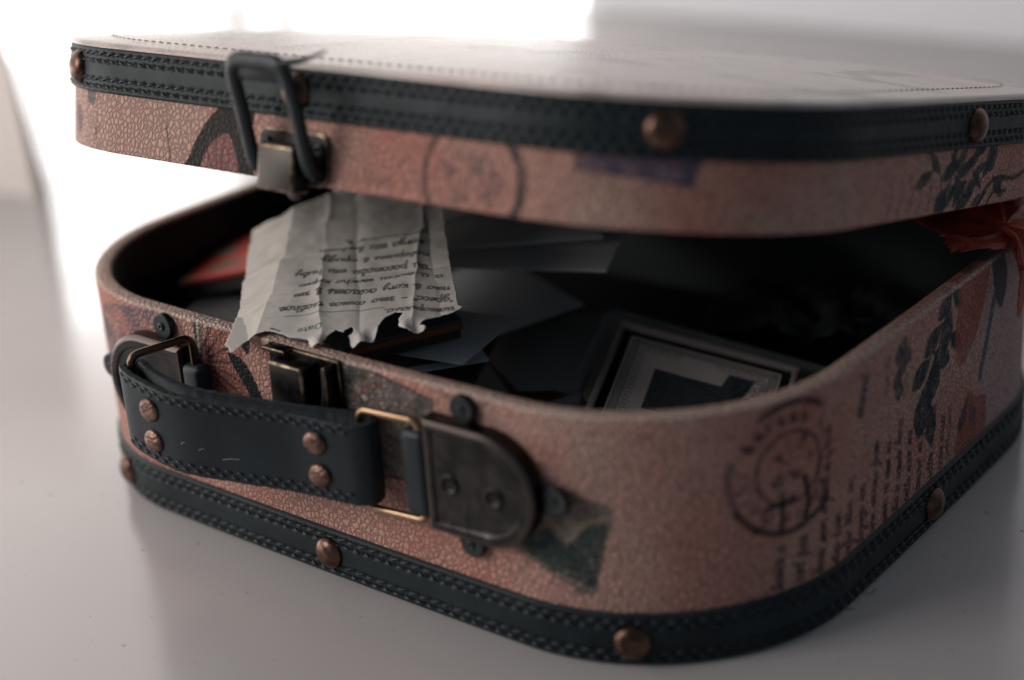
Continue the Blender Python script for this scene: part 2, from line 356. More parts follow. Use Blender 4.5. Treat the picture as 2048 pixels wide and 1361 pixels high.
def at(s):
    s = np.mod(np.asarray(s, float), PER); e = np.r_[SG, PER]
    f = lambda A: np.c_[np.interp(s, e, np.r_[A[:, 0], A[0, 0]]), np.interp(s, e, np.r_[A[:, 1], A[0, 1]])]
    p, t = f(PG), f(TG); t /= np.linalg.norm(t, axis=1)[:, None]; return p, t, np.c_[t[:, 1], -t[:, 0]]
def frame(s, z, off=0.0):
    """local x along the wall, y up, z outward"""
    p, t, n = at([s]); p, t, n = p[0], t[0], n[0]
    return Matrix(((t[0], 0, n[0], p[0]+n[0]*off), (t[1], 0, n[1], p[1]+n[1]*off), (0, 1, 0, z), (0, 0, 0, 1)))
def s_cols(fine, lo=-.125, hi=.345, coarse=.006):
    return np.r_[np.arange(lo, hi, fine), np.linspace(hi, lo+PER, int((PER-hi+lo)/coarse), endpoint=False)]
def loft(S, prof):
    """prof: list of (off,z); closed ring in s"""
    p, t, n = at(S); V = [np.c_[p+n*o, np.full(len(S), z)] for o, z in prof]
    return np.concatenate(V), grid_faces(len(prof), len(S), True)

suitcase = bpy.data.objects.new('suitcase', None); col.objects.link(suitcase)
suitcase['label'] = 'small pink vintage-print suitcase with black trim and its lid ajar'; suitcase['category'] = 'suitcase'

INK = (.012, .020, .023); TEAL = (.012, .036, .046)
def leather_base(X, Y, seed):
    p = Paint(X, Y, (.56, .305, .245))
    p.blend(np.clip((vnoise(X, Y, 34, seed)-.45)*3, 0, 1)*.8, (.52, .21, .16))
    p.blend(np.clip((vnoise(X, Y, 26, seed+5)-.5)*3, 0, 1)*.6, (.52, .37, .30))
    p.blend(np.clip((vnoise(X, Y, 12, seed+9)-.55)*3, 0, 1)*.35, (.36, .22, .20))
    p.blend(np.clip((vnoise(X, Y, 2.5, seed+2)-.5)*2, 0, 1)*.18, (.34, .20, .17))
    return p
# ---- base wall print (X = mm along the wall, Y = mm up the wall and over the rim)
S1 = s_cols(.0005); rows = np.r_[np.arange(.0, .0165, .004), np.arange(.0165, HB-.0012, .0005)]
wallz = [(0, z) for z in rows]+[(-.0001, HB-.0007), (-.0005, HB-.0002), (-.0011, HB), (-.003, HB+.0001), (-.0045, HB), (-.0055, HB-.0003), (-.006, HB-.001), (-.006, HB-.0016)]
arcd = np.r_[rows, HB-.0012+np.cumsum([.0006, .0007, .0007, .0019, .0015, .001, .0009, .004])]*1000
Sx = np.where(S1 > PER/2, S1-PER, S1)*1000; order = np.argsort(Sx)
X, Y = np.meshgrid(Sx[order], arcd); pb = leather_base(X, Y, 3)
pb.blend(np.clip((X-60)/60, 0, 1)*np.clip((170-X)/60, 0, 1)*.35, (.47, .29, .27))
g = lambda sd, sc_=3.0, k=3.0, c=.45: (lambda X, Y: np.clip((vnoise(X, Y, sc_, sd)-c)*k, 0, 1))
# butterfly at the left clasp side
wing = [(-53, 66), (-47, 79), (-36, 82), (-28, 77), (-31, 71), (-26, 63), (-23.5, 52), (-30, 46), (-44, 50)]
pb.poly(wing, (.36, .125, .10), .75)
for q in [(-46, 80), (-39, 79), (-33, 75), (-30, 68), (-28, 60), (-27, 52), (-34, 48), (-42, 48)]:
    pb.stroke(catmull([(-53, 65), ((-53+q[0])/2+1, (65+q[1])/2+1.2), q], 6), .8, INK, .9, fade=.15)
for k in range(16):
    a = -1.1+k*.13; pb.stroke([(-50+4*math.cos(a), 65+4*math.sin(a)), (-50+(13+4*random.random())*math.cos(a), 65+(13+4*random.random())*math.sin(a))], .3, INK, .4)
pb.poly(catmull([(-30, 84), (-27, 79), (-27, 75), (-29, 73), (-31, 76), (-31.5, 80)], 6, True), INK, .96)
pb.poly(catmull([(-38, 71.5), (-31, 70), (-25.5, 62), (-22.6, 52), (-22.6, 44), (-27, 44), (-28.5, 53), (-31, 60), (-36, 66.5)], 6, True), INK, .98)
for k in range(5): pb.stroke([(-31+k*1.2, 71-k*1.0), (-29.5+k*1.4, 73.5-k*.8)], .45, (.6, .4, .34), .8)
for k, (c, w_) in enumerate([(INK, 1.2), ((.05, .13, .10), .9), ((.55, .55, .5), .6), (INK, .9), ((.2, .07, .06), .6), (INK, .6)]):
    pb.stroke(catmull([(-53.5, 64), (-53.5+k*.6, 72), (-54+k*1.5, 90)], 6), w_, c, .85)
pb.stroke(catmull([(-53, 66), (-50, 72), (-45, 79), (-43, 86)], 6), .6, INK, .8)
pb.stroke(catmull([(-58, 70), (-61, 77), (-65, 82)], 6), .6, INK, .8)
pb.poly(catmull([(-66, 70), (-66, 77), (-80, 79), (-112, 72), (-118, 52), (-100, 40), (-76, 46)], 6, True), (.13, .12, .15), .8, g(4, 8, 3, .3))
# grey engraved stamp behind the clasp
stA = [(8, 82.5), (50.5, 75), (48.5, 46), (10, 42)]
pb.poly(stA, (.20, .165, .145), .93)
pb.poly(stA, (.07, .07, .068), .9, g(21, 4.5, 4, .5)); pb.poly(stA, (.34, .28, .24), .7, g(22, 3, 5, .58))
for k in range(26):
    x = 12+k*1.45; pb.stroke([(x, 78-(x-12)*.17), (x+random.uniform(-.4, .4), 50)], .3, (.06, .06, .06), .35, fade=.5)
for cx, cy, r in ((21, 70, 2.6), (25, 63, 3.2), (21, 57, 2.6), (31, 67, 2.2), (28, 74, 2)):
    for k in range(5):
        a = k*1.257+cx; pb.leaf(cx+r*.8*math.cos(a), cy+r*.8*math.sin(a), r*1.3, r*.7, a, ((.42, .34, .30), (.30, .10, .07), (.04, .09, .07))[int(cx+k) % 3], .9)
pb.stroke([(8, 82.5), (50.5, 75), (48.5, 46), (10, 42)], .8, (.03, .032, .035), .9)
pb.stroke([(37, 77), (36.5, 48)], .6, (.05, .04, .05), .7)
# postmark arc crossing the rim
pb.ring(63, 90, 14, 1.0, INK, .7, 170, 375, .5); pb.ring(63, 90, 8, .5, INK, .4, 180, 360, .5)
# landscape stamp
stB = catmull([(77, 36), (80, 32), (90, 28), (103, 22), (106, 35), (110.5, 51), (100, 55), (92, 57), (86, 46)], 4, True)
pb.poly(stB, (.17, .155, .13), .92, lambda X, Y: .65+.5*vnoise(X, Y, 5, 8))
pb.poly([(90, 43), (96, 38), (103, 46), (109, 47), (107, 35), (104, 25), (92, 29), (82, 33), (80, 37)], (.035, .060, .060), .92, lambda X, Y: .25+1.1*vnoise(X, Y, 6, 31))
pb.stroke([(88, 48), (93, 43), (97, 40), (101, 46), (110, 49)], 1.5, (.33, .25, .19), .9)
for k in range(22): pb.leaf(random.uniform(82, 104), random.uniform(26, 38), random.uniform(2, 5), random.uniform(.8, 1.8), random.uniform(-.6, .6), ((.025, .035, .035), (.24, .19, .15))[k % 3 == 0], .7)
pb.stroke([(104, 39), (112, 38.5), (128, 39.5), (138, 42)], .5, INK, .35, fade=.5)
for a_, b_ in (((66, 37), (70, 22)), ((58, 34), (63, 20)), ((72, 30), (88, 21))): pb.stroke(catmull([a_, ((a_[0]+b_[0])/2+1.5, (a_[1]+b_[1])/2), b_], 5), .45, INK, .45, fade=.5)
# large round postmark on the corner
pb.ring(163.5, 57.5, 11.5, 1.2, INK, .85, 0, 360, .3); pb.ring(163.5, 57.5, 20.5, 2.3, INK, .98, 210, 318, .2); pb.ring(163.5, 57.5, 20.5, 2.2, INK, .95, 55, 120, .25); pb.ring(163.5, 57.5, 20.2, 2.8, INK, .5, 165, 205, .6)
for k, ch in enumerate('bureau central de poste'):
    an = math.radians(150-k*15.0)
    if ch != ' ': script(pb, ch, (163.5+14.6*math.cos(an), 57.5+14.6*math.sin(an)), 2.5, (math.sin(an), -math.cos(an)), (math.cos(an), math.sin(an)), .95, INK, .5+.45*(k < 6), seed=k, fade=.5, slant=0)
for k, (x, y, t_) in enumerate(((160, 60, 'p'), (168, 62.5, 'ne'), (172.5, 58, 'r'), (160, 51.5, 'ta'), (167, 53, 'b'))): script(pb, t_, (x, y), 2.4, (.35, .94), (-.94, .35), .95, INK, .8, seed=60+k, fade=.4)
pb.stroke([(161, 50), (160.5, 37)], 2.2, INK, .85, fade=.3); pb.stroke([(156, 46.5), (165, 47.5)], 2.2, INK, .85, fade=.3); pb.stroke([(154, 41), (158, 44)], 1, INK, .7)
pb.stroke(catmull([(169, 53), (170.5, 46), (169.5, 40)], 5), 2.2, INK, .9); pb.stroke(catmull([(169, 40), (173, 46), (175.5, 56), (178, 61)], 5), .9, INK, .7)
# handwriting: lines running up the wall
txt = ['veuice a', 'cart plan', 'deau mon enfant a', 'step town', 'refer title. and', 'voyage son', 'une lequel from', 'mon re ami each lui', 'vie a comte bona', 'cette lace seul noir', 'amour la petit danse', 'lettre au soleil dans', 'nous aller']
for k, (s_, z0, n_) in enumerate([(161, 18, 12), (169, 18, 11), (177.5, 17.5, 30), (185, 17.5, 14), (192, 17.5, 24), (200, 17.5, 16), (208, 17.5, 30), (216.5, 17.5, 20), (224.5, 17.5, 30), (232, 17.5, 22), (240, 17.5, 28), (249, 17.5, 24), (257, 18, 18)]):
    script(pb, txt[k][:int(n_*.55)+2], (s_, z0), 2.15, (.06, 1), (-1.25, .06), .75, INK, .97, slant=.3, seed=k, fade=.2)
pb.stroke(catmull([(178, 40), (179.2, 50), (179, 62)], 6), 1.0, INK, .75, fade=.4); pb.stroke([(179.3, 63.5), (179.6, 64.5)], 1.8, INK, .8)
script(pb, 'mani', (198.5, 61), 3.0, (.25, 1), (-1, .25), 1.5, (.03, .04, .06), .8, seed=40, fade=.6)
script(pb, 'nar de', (215, 62), 2.2, (.1, 1), (-1, .1), .8, INK, .5, seed=41, fade=.6)
# dark teal sprigs
for cx, cy, l_, w_, a_ in ((241, 47, 22, 13, 1.25), (248, 55, 17, 10, 1.5), (239, 59.5, 16, 8, .45), (253, 60, 16, 8, 2.6), (247, 68, 16, 8, .5), (257, 69, 18, 9, 1.35), (263, 62.5, 13, 6, 2.5), (255.5, 77.5, 15, 7, .6), (264, 77, 13, 6, 2.3), (247, 38.5, 16, 8, 1.65)):
    pb.leaf(cx, cy, l_, w_, a_, TEAL, 1.0)
pb.stroke(catmull([(245, 36), (247, 50), (250, 62), (257, 74), (262, 84)], 6), 1.0, TEAL, .85)
for cx, cy in ((222, 72), (224, 67), (221.5, 64), (225, 74), (223, 60), (228, 70)): pb.leaf(cx, cy, 7.5, 6.5, 1.3+random.uniform(-.5, .5), (.03, .05, .065), .8)
# red robe figure print
pb.poly(catmull([(264, 60), (266, 78), (270, 92), (288, 92), (290, 78), (284, 62), (278, 55), (269, 50)], 5, True), (.33, .085, .065), .85, lambda X, Y: .7+.5*vnoise(X, Y, 6, 12))
pb.poly([(284, 20), (286, 62), (296, 80), (330, 80), (330, 16), (292, 16)], (.46, .33, .33), .8)
pb.poly(catmull([(288, 92), (292, 78), (296, 66), (302, 60), (306, 70), (300, 84), (297, 92)], 5, True), (.025, .04, .065), .9)
pb.stroke(catmull([(295, 66), (291, 54), (287, 44), (286, 40)], 6), 3.6, (.03, .07, .11), .85, fade=.3)
pb.poly(catmull([(268, 18), (270, 28), (276, 38), (283, 34), (292, 30), (290, 16)], 5, True), (.34, .10, .07), .85)
pb.leaf(273, 31, 14, 6, 1.0, (.035, .05, .07), .85); pb.leaf(281, 28, 12, 5, 1.9, (.04, .07, .10), .8)
script(pb, 'petite fleur', (262, 20), 1.9, (.05, 1), (-1, .05), .6, INK, .8, seed=77)
# rim top on the side: brown and white marbled print
sl = np.clip((vnoise(X, Y, 9, 55, 2)-.48)*6, 0, 1)*(Y > 80.5)*np.clip((X-232)/10, 0, 1); pb.blend(sl*.8, (.10, .07, .05))
pb.blend(np.clip(1-np.abs(Y-80.3)/1.3, 0, 1)*(.55+.5*vnoise(X, Y, 7, 33)), (.72, .56, .47)); pb.blend((Y > 80.6)*.5*(X < 225), (.55, .42, .36))  # cream worn rim edge, with the highlight along it painted in
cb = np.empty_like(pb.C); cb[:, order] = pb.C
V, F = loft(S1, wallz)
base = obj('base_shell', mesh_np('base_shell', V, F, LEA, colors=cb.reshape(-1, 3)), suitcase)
# lining and floor
S2 = np.linspace(0, PER, 260, endpoint=False)
V, F = loft(S2, [(-.0059, HB-.0012), (-.0064, HB-.003), (-.0068, .006), (-.008, .0042), (-.012, .0035), (-.05, .0035)])
nS = len(S2); V = np.r_[V, [[0, W/2, .0035]]]; me = bpy.data.meshes.new('lining')
me.from_pydata(V.tolist(), [], [tuple(f) for f in F.tolist()]+[(5*nS+k, 5*nS+(k+1) % nS, len(V)-1) for k in range(nS)]); obj('lining', finish(me, LIN), suitcase)
V, F = loft(S2, [(.0004, .0004), (-.05, .0002)]); V = np.r_[V, [[0, W/2, .0002]]]; me = bpy.data.meshes.new('bottom_panel')
me.from_pydata(V.tolist(), [], [tuple(f) for f in F.tolist()]+[(nS+k, nS+(k+1) % nS, len(V)-1) for k in range(nS)]); obj('bottom_panel', finish(me, TRIM), suitcase)

# ------------------------------------------------------------------ trim strips with stitched rows
PITCH = .0046
def strip(name, z0, z1, parent, flip=False):
    S = s_cols(.00055, coarse=.005); H = z1-z0; v = np.linspace(0, 1, 34); Tk = .0015
    rws = [.0022, .0046, H-.0046, H-.0022]
    off = Tk*np.clip(np.minimum(v, 1-v)*H/.0007, 0, 1)**.5
    OFF = np.repeat(off[:, None], len(S), 1)
    for k, r in enumerate(rws):
        ph = (S/PITCH+(.5 if k in (1, 2) else 0)) % 1.0; hole = np.exp(-((np.minimum(ph, 1-ph))/.13)**2)
        gz = np.exp(-((v*H-r)/.0007)**2)
        OFF -= gz[:, None]*(.00025+.00085*hole[None])
    OFF += .0003*(vnoise(np.repeat(S[None]*1000, len(v), 0), np.repeat(v[:, None]*H*1000, len(S), 1), 7, int(z0*1e5) % 97)-.5)*np.sin(v*math.pi)[:, None]
    OFF[0] = .0000; OFF[-1] = .0000
    p, t, n = at(S); V = np.concatenate([np.c_[p+n*OFF[i][:, None], np.full(len(S), z0+v[i]*H)] for i in range(len(v))])
    o = obj(name, mesh_np(name, V, grid_faces(len(v), len(S), True), TRIM), parent)
    # threads
    Vs, Fs = [], []; ks = np.arange(int(-.125/PITCH), int(.345/PITCH))
    for k, r in enumerate(rws):
        for i in ks:
            s0 = (i+(.5 if k in (1, 2) else 0))*PITCH; dz = .00035*(1 if k % 2 else -1)
            s0 += random.gauss(0, .00022); dz += random.gauss(0, .00016); ss = np.array([s0+PITCH*.08, s0+PITCH*.3, s0+PITCH*.55, s0+PITCH*random.uniform(.82, .96)]); p, t, n = at(ss)
            oo = np.array([.0006, .0016, .00165, .0006]); zz = z0+r+np.array([-dz, -dz*.5, dz*.5, dz])
            tv, tf = tube_verts(np.c_[p+n*oo[:, None], zz], [.0002, .00042, .00042, .0002], 5)
            Fs += [tuple(len(Vs)+q for q in f) for f in tf]; Vs += [tuple(x) for x in tv]
    me = bpy.data.meshes.new('stitching'); me.from_pydata(Vs, [], Fs); st = obj('stitching', finish(me, THREAD), parent); st['kind'] = 'stuff'
    return o
SB = .0176
strip('trim_strip', .0003, SB, base)
dome = lathe('rivet', [(.0056, 0), (.0057, .0006), (.0054, .0014), (.0047, .0022), (.0036, .0029), (.0022, .0034), (.0010, .0036), (.0003, .00365)], BRZ)
for s in (-.108, .0005, .1145, .248, -.19, .36, .46): obj('rivet', dome, base, frame(s, .0088+random.uniform(-.0004, .0004), .0011) @ Matrix.Rotation(random.uniform(0, 6), 4, 'Z') @ Matrix.Rotation(random.uniform(-.06, .06), 4, 'X'))
def hair(name, pts, r, m, parent): obj(name, tube(name, catmull(pts, 5), r, m, 5), parent)
def wp(s, z, off): p, t, n = at([s]); return (p[0][0]+n[0][0]*off, p[0][1]+n[0][1]*off, z)
hair('frayed_thread', [wp(.193, .004, .001), wp(.195, .003, .003), wp(.198, .0015, .0042), wp(.201, .0018, .0045)], .00016, THREAD, base)
hair('frayed_thread', [wp(.184, .003, .001), wp(.1855, .002, .003), wp(.188, .0012, .004)], .00016, THREAD, base)

# ------------------------------------------------------------------ lid
LH, LS, LANG = .03479, .01529, .21607
PIV = Vector((-.00173, W-.00293, HB-.0025))
Mlid = Matrix.Translation(PIV) @ Matrix.Rotation(-LANG, 4, 'X') @ Matrix.Rotation(-.0184, 4, 'Y') @ Matrix.Rotation(.00132, 4, 'Z') @ Matrix.Translation((0, -W, 0))
rowsL = np.arange(.0012, LH-LS+.002, .0005)
profL = [(-.0045, .007), (-.0045, .001), (-.0042, .0003), (-.0035, 0), (-.001, 0), (-.0003, .0002), (0, .0008)]+[(0, z) for z in rowsL]+[(0, LH-.006), (0, LH-.0004)]
arcL = np.r_[[-8, -6, -5, -4, -1.5, -.5, .5], rowsL*1000, (LH-.006)*1000, LH*1000-.4]
X, Y = np.meshgrid(Sx[order], arcL); pl = leather_base(X, Y, 11)
pl.blend(np.clip((-20-X)/40, 0, 1)*.5, (.47, .33, .27))
DK = (.016, .019, .019)
pl.poly(catmull([(-49.5, -6), (-46, 4), (-41, 12), (-34, 19), (-28, 22), (-17, 22), (-18.5, 10), (-18.5, -6)], 5, True), DK, .96)
pl.poly(catmull([(-43, -6), (-41, 1), (-37, 7.5), (-30, 12), (-26.5, 9.5), (-24.5, 4), (-23.5, -6)], 5, True), (.34, .15, .14), .95)
for q in ((-38, 7), (-34, 10), (-30, 11.5), (-27, 8), (-25, 3), (-41, 1)): pl.stroke([(-33, -9), q], .45, DK, .8)
pl.stroke(catmull([(-58, 12), (-56.2, 6), (-55.8, -2)], 5), .6, DK, .85); pl.stroke([(-94.5, 22), (-94.5, -4)], .35, (.2, .12, .1), .6)
pl.poly([(-102, 15.5), (-95.5, 15), (-95.5, 22), (-102, 22)], (.10, .10, .11), .8); pl.stroke([(-96, 4), (-95.3, 8)], 1.2, (.14, .09, .10), .7)
pl.poly(catmull([(-112, 4), (-108, 8), (-110, 14), (-116, 12)], 4, True), (.12, .09, .09), .7)
pl.ring(69, 8.5, 17, 2.0, (.06, .05, .055), .85, 60, 300, .3); pl.ring(69, 8.5, 17, 3.4, (.05, .045, .05), .9, -60, 50, .4); pl.ring(69, 8.5, 12.5, .7, (.12, .09, .09), .5, 0, 360, .7)
for k in range(70):
    a = random.uniform(0, 6.28); r = 11*math.sqrt(random.random()); pl.leaf(69+r*math.cos(a), 8.5+r*math.sin(a)*.8, random.uniform(2, 5), random.uniform(.8, 2), random.uniform(0, 3), (.12, .09, .095), .55)
pl.poly([(101.5, 25), (101.5, 14.5), (118, 14), (133, 12), (136, 22)], (.035, .045, .10), .9, lambda X, Y: .6+.5*vnoise(X, Y, 4, 2))
pl.poly([(107, 20), (107, 16.5), (126, 15), (127, 19)], (.09, .10, .19), .6, g(6, 4, 3, .4)); pl.poly([(124, 17), (124, 14.5), (130, 14), (131, 16)], (.22, .17, .20), .7)
pl.stroke(catmull([(30, 8), (36, 4), (44, 12)], 5), .8, (.16, .1, .1), .5, fade=.6); script(pl, 'cur va ran', (22, 3), 2, (1, .1), (-.1, 1), .6, (.2, .12, .12), .45, seed=8, fade=.6)
for k in range(46):
    x = 228+75*random.random(); y = random.uniform(2, 20); dens = math.exp(-((x-258)/14)**2)+math.exp(-((x-285)/12)**2)
    if random.random() < dens: pl.leaf(x, y, random.uniform(9, 17), random.uniform(3.2, 5.2), random.choice((.35, .5, .75, 1.1, 2.5)), TEAL, .97)
for k in range(8): pl.stroke(catmull([(212+k*7, 2), (214+k*7, 7), (213+k*7, 12)], 4), 1.2, (.07, .08, .085), .6, fade=.6)
pl.stroke(catmull([(280, 0), (286, 6), (296, 9), (310, 8), (330, 12)], 6), 1.6, DK, .9); pl.stroke(catmull([(286, -2), (292, 4), (304, 4)], 6), 1.3, DK, .9)
cl = np.empty_like(pl.C); cl[:, order] = pl.C
V, F = loft(S1, profL)
lid = obj('lid', mesh_np('lid', V, F, LEA, colors=cl.reshape(-1, 3)), suitcase, Mlid)
V, F = loft(S2, [(-.0046, .0065), (-.0049, .008), (-.005, LH-.005), (-.008, LH-.003), (-.05, LH-.003)]); V = np.r_[V, [[0, W/2, LH-.003]]]
me = bpy.data.meshes.new('lid_lining'); me.from_pydata(V.tolist(), [], [tuple(f) for f in F.tolist()]+[(4*nS+k, 4*nS+(k+1) % nS, len(V)-1) for k in range(nS)]); obj('lid_lining', finish(me, LIN), lid)
strip('trim_strip', LH-LS, LH-.0002, lid)
for s in (-.1066, .002, .1245, .268, -.19, .37, .46): obj('rivet', dome, lid, frame(s, .0272+random.uniform(-.0004, .0004), .0011) @ Matrix.Rotation(random.uniform(0, 6), 4, 'Z') @ Matrix.Rotation(random.uniform(-.06, .06), 4, 'X'))
# padded top panel
DOME = .0075
SP = np.linspace(0, PER, 700, endpoint=False); p, t, n = at(SP); ctr = np.array([0, W/2]); ts = np.r_[1.0, .9985, .996, .99, np.linspace(.98, .02, 60)]
Vt = []
for i, tt in enumerate(ts):
    q = ctr+(p-ctr)*tt+(n*.0012 if i == 0 else n*.0014 if i == 1 else n*.001 if i == 2 else 0)
    d = (1-tt**2.2); z = LH+[-.0004, .0004, .0011, .0013][min(i, 3)]+DOME*d
    Vt.append(np.c_[q, np.full(len(SP), z)])
Vt = np.concatenate(Vt); XX, YY = Vt[:, 0]*1000, Vt[:, 1]*1000
pt = Paint(XX[None], YY[None], (.56, .47, .43)); mixn = lambda a, sd, sc_, c, k, colr: pt.blend(np.clip((vnoise(XX[None], YY[None], sc_, sd)-c)*k, 0, 1)*a, colr)
mixn(.6, 1, 60, .45, 3, (.50, .32, .28)); mixn(.7, 4, 22, .6, 6, (.20, .17, .15)); mixn(.5, 6, 9, .6, 5, (.33, .25, .22))
pt.blend(np.clip((YY[None]-205)/12, 0, 1)*.85, (.45, .21, .15)); 
nP = len(SP); F = grid_faces(len(ts), nP, True).tolist(); 
me = mesh_np('top_panel', Vt, np.array(F), TOP, colors=pt.C[0]); top = obj('top_panel', me, lid)
# seam stitched round the top, following the padded panel
SEAM_T = .925; Vs, Fs = [], []
zt = LH+.0013+DOME*(1-SEAM_T**2.2)
for k in range(int(PER/.0042)):
    a, b, c = at([k*.0042, k*.0042+.0014, k*.0042+.0028]); q = ctr+(a-ctr)*SEAM_T
    tv, tf = tube_verts(np.c_[q, [zt-.0001, zt+.0001, zt-.0001]], [.0002, .0003, .0002], 5); Fs += [tuple(len(Vs)+q_ for q_ in f) for f in tf]; Vs += [tuple(x) for x in tv]
me = bpy.data.meshes.new('seam'); me.from_pydata(Vs, [], Fs); o = obj('seam', finish(me, mat('brown_seam_thread', (.30, .23, .20), .8)[0]), lid); o['kind'] = 'stuff'
BEI = mat('raw_cord', (.45, .36, .30), .9)[0]
for k in range(6): hair('frayed_thread', [wp(-.1082, .0282-k*.0005, .001), wp(-.1090, .0284-.0006*k, .0022), wp(-.1098, .0279+.0008*((k*7) % 5-2), .0036)], .00018, BEI, lid)

# ------------------------------------------------------------------ clasp on lid
def screw(name, parent, M, r=.0022, m=HWD):
    o = obj(name, lathe(name, [(r, 0), (r, .0005), (r*.85, .0009), (r*.4, .0010), (r*.35, .0004), (.0001, .0004)], m, 16), parent, M); return o
cp = obj('clasp_plate', plate('clasp_plate', rrect(-.0145, .015, -.0005, .0155, .004), .0012, [HW, HWE], .0005, edge_mat=True), lid, frame(.001, .0005, .0002))
for x in (-.0105, .0115): screw('screw', lid, frame(.001, .0005, .0002) @ Matrix.Translation((x, .0105, .0012)))
Mb = frame(.001, .0045, .0014)
bk = bevel_box('latch_block', .0155, .0145, .0072, [mat('brushed_latch', (.065, .057, .052), .45, 1.0)[0], HWE], .0008, 2, True, .96); bk.transform(Matrix.Translation((0, 0, .0036)))
obj('latch_block', bk, lid, Mb @ Matrix.Translation((.0, .0005, 0)))
tg = obj('latch_tongue', lathe('latch_tongue', [(.0034, 0), (.0034, .0008), (.0028, .0012), (.0001, .0012)], HW, 20), lid, frame(.004, -.0015, .0022))
zo = lambda x, z, o: (x, z, o)
bp = [(-.0115, .000, .0045), (-.0115, .004, .0066), (-.0115, .018, .0115), (-.0112, .028, .0155), (-.0095, .0315, .0167), (-.006, .0325, .0169), (.000, .0325, .0169), (.006, .0325, .0169), (.0095, .0315, .0167), (.0112, .028, .0155), (.0115, .018, .0115), (.0115, .004, .0066), (.0115, .000, .0045)]
bail = obj('latch_bail', tube('latch_bail', catmull(bp, 6), .0023, HWD, 12, flat=(1.15, .8)), lid, frame(.001, .004, .0))
cb_ = bevel_box('bail_crossbar', .0185, .0062, .0018, HWD, .0007)
obj('bail_crossbar', cb_, lid, frame(.001, .004, 0) @ Matrix.Translation((0, .0295, .0158)) @ Matrix.Rotation(math.radians(20), 4, 'X'))
lipp = catmull([(.007, .0325, .0169), (.013, .0330, .0165), (.019, .0345, .0150), (.024, .0370, .0130)], 5)
obj('bail_lip', tube('bail_lip', lipp, list(np.linspace(.0016, .0003, len(lipp))), HWD, 8), lid, frame(.001, .004, 0))
for x in (-.0115, .0115): obj('bail_pivot', lathe('bail_pivot', [(.0021, 0), (.0021, .0034), (.0016, .004), (.0001, .004)], HWD, 14), lid, frame(.001+x, .004, .001))

# ------------------------------------------------------------------ clasp on base
cb1 = obj('clasp_plate', plate('clasp_plate', [(-.0155, .0125), (-.0155, -.0125), (-.0095, -.0135), (.0155, -.0135), (.0155, .0125)], .0013, [HW, HWE], .0005, edge_mat=True), suitcase, frame(-.001, .0678, .0003))
bk = bevel_box('catch_block', .0152, .0185, .0078, [HW, HWE], .0008, 2, True, .97); bk.transform(Matrix.Translation((-.0015, .0014, .0045)))
obj('catch_block', bk, cb1)
bk = bevel_box('catch_wall', .0013, .021, .0055, [HW, HWE], .0004, 2, True); bk.transform(Matrix.Translation((.0132, .001, .0032))); obj('catch_wall', bk, cb1)
bk = bevel_box('catch_lip', .0100, .0014, .0050, [HW, HWE], .0004, 2, True); bk.transform(Matrix.Translation((-.0095, .0122, .0024))); obj('catch_lip', bk, cb1)
obj('catch_spring', tube('catch_spring', catmull([(.0085, .008, .0015), (.0105, .002, .0035), (.0100, -.004, .0042), (.0085, -.009, .002)], 5), .0009, HWD, 8), cb1)

# ------------------------------------------------------------------ handle hardware
def dshape(sg):
    pts = [(0, -.018), (0, .018)]; out = []
    for k in range(25):
        a = math.radians(90-180*k/24); out.append((.0215+.0185*math.cos(a)*1.0, .018*math.sin(a)))
    pts = [(.0, -.0185), ]+[(x, y*1.028) for x, y in out[::-1]]+[(.0, .0185)]
    return [(x*sg, y) for x, y in (pts if sg > 0 else pts[::-1])]
ZC = .0532
for sg in (1, -1):
    M = frame(.0508 if sg > 0 else -.0550, ZC, .0006)
    ep = obj('handle_plate', plate('handle_plate', dshape(sg), .0064, [HW, mat('plate_edge', (.12, .095, .085), .34, 1.0)[0]], .0016, .0022, .0006, True, 3), suitcase, M)
    for x, y in ((.0125, .0225), (.0445, .001), (.0125, -.0222)):
        lg = obj('fixing_lug', plate('fixing_lug', [(x*sg+.0046*math.cos(a*.2618), y+.0046*math.sin(a*.2618)) for a in range(24)], .002, HWD, .0006), ep)
        screw('screw', ep, Matrix.Translation((x*sg, y, .0017)), .0015)
    for x in (.0095, .026):
        obj('screw', lathe('screw', [(.0036, 0), (.0034, .0004), (.0026, .0009), (.0022, .0004), (.0012, .0002), (.0001, .0002)], HW, 20), ep, Matrix.Translation((x*sg, -.001, .0058)))
    bd = bevel_box('ring_loop', .0095, .029, .0062, STRAP, .0024, 4); bd.transform(Matrix.Translation((-.0044*sg, -.0012, .0034))); obj('ring_loop', bd, ep)
# rings: rectangular wire loops
ang = {1: math.radians(6), -1: math.radians(104)}
ringpts = rrect(0, .0222, -.0168, .0168, .0032, 5)
pins = {}
handle = None
ring_me = {}
for sg in (1, -1):
    M = frame(.0478 if sg > 0 else -.0508, ZC-.001 if sg > 0 else ZC+.0060, .0040); a = ang[sg]
    loc = [(-sg*x*math.cos(a), y, x*math.sin(a)) for x, y in ringpts]
    ring_me[sg] = (tube('handle_ring', loc, .00135, [mat('ring_brass', (.34, .22, .14) if sg > 0 else (.13, .085, .062), .32, 1.0)[0]], 10, True, up=Vector((0, .3, 1))), M)  # left ring gets a darker brass, its shade put into the colour
    x = .0209; pins[sg] = M @ Vector((-sg*x*math.cos(a), 0, x*math.sin(a)))
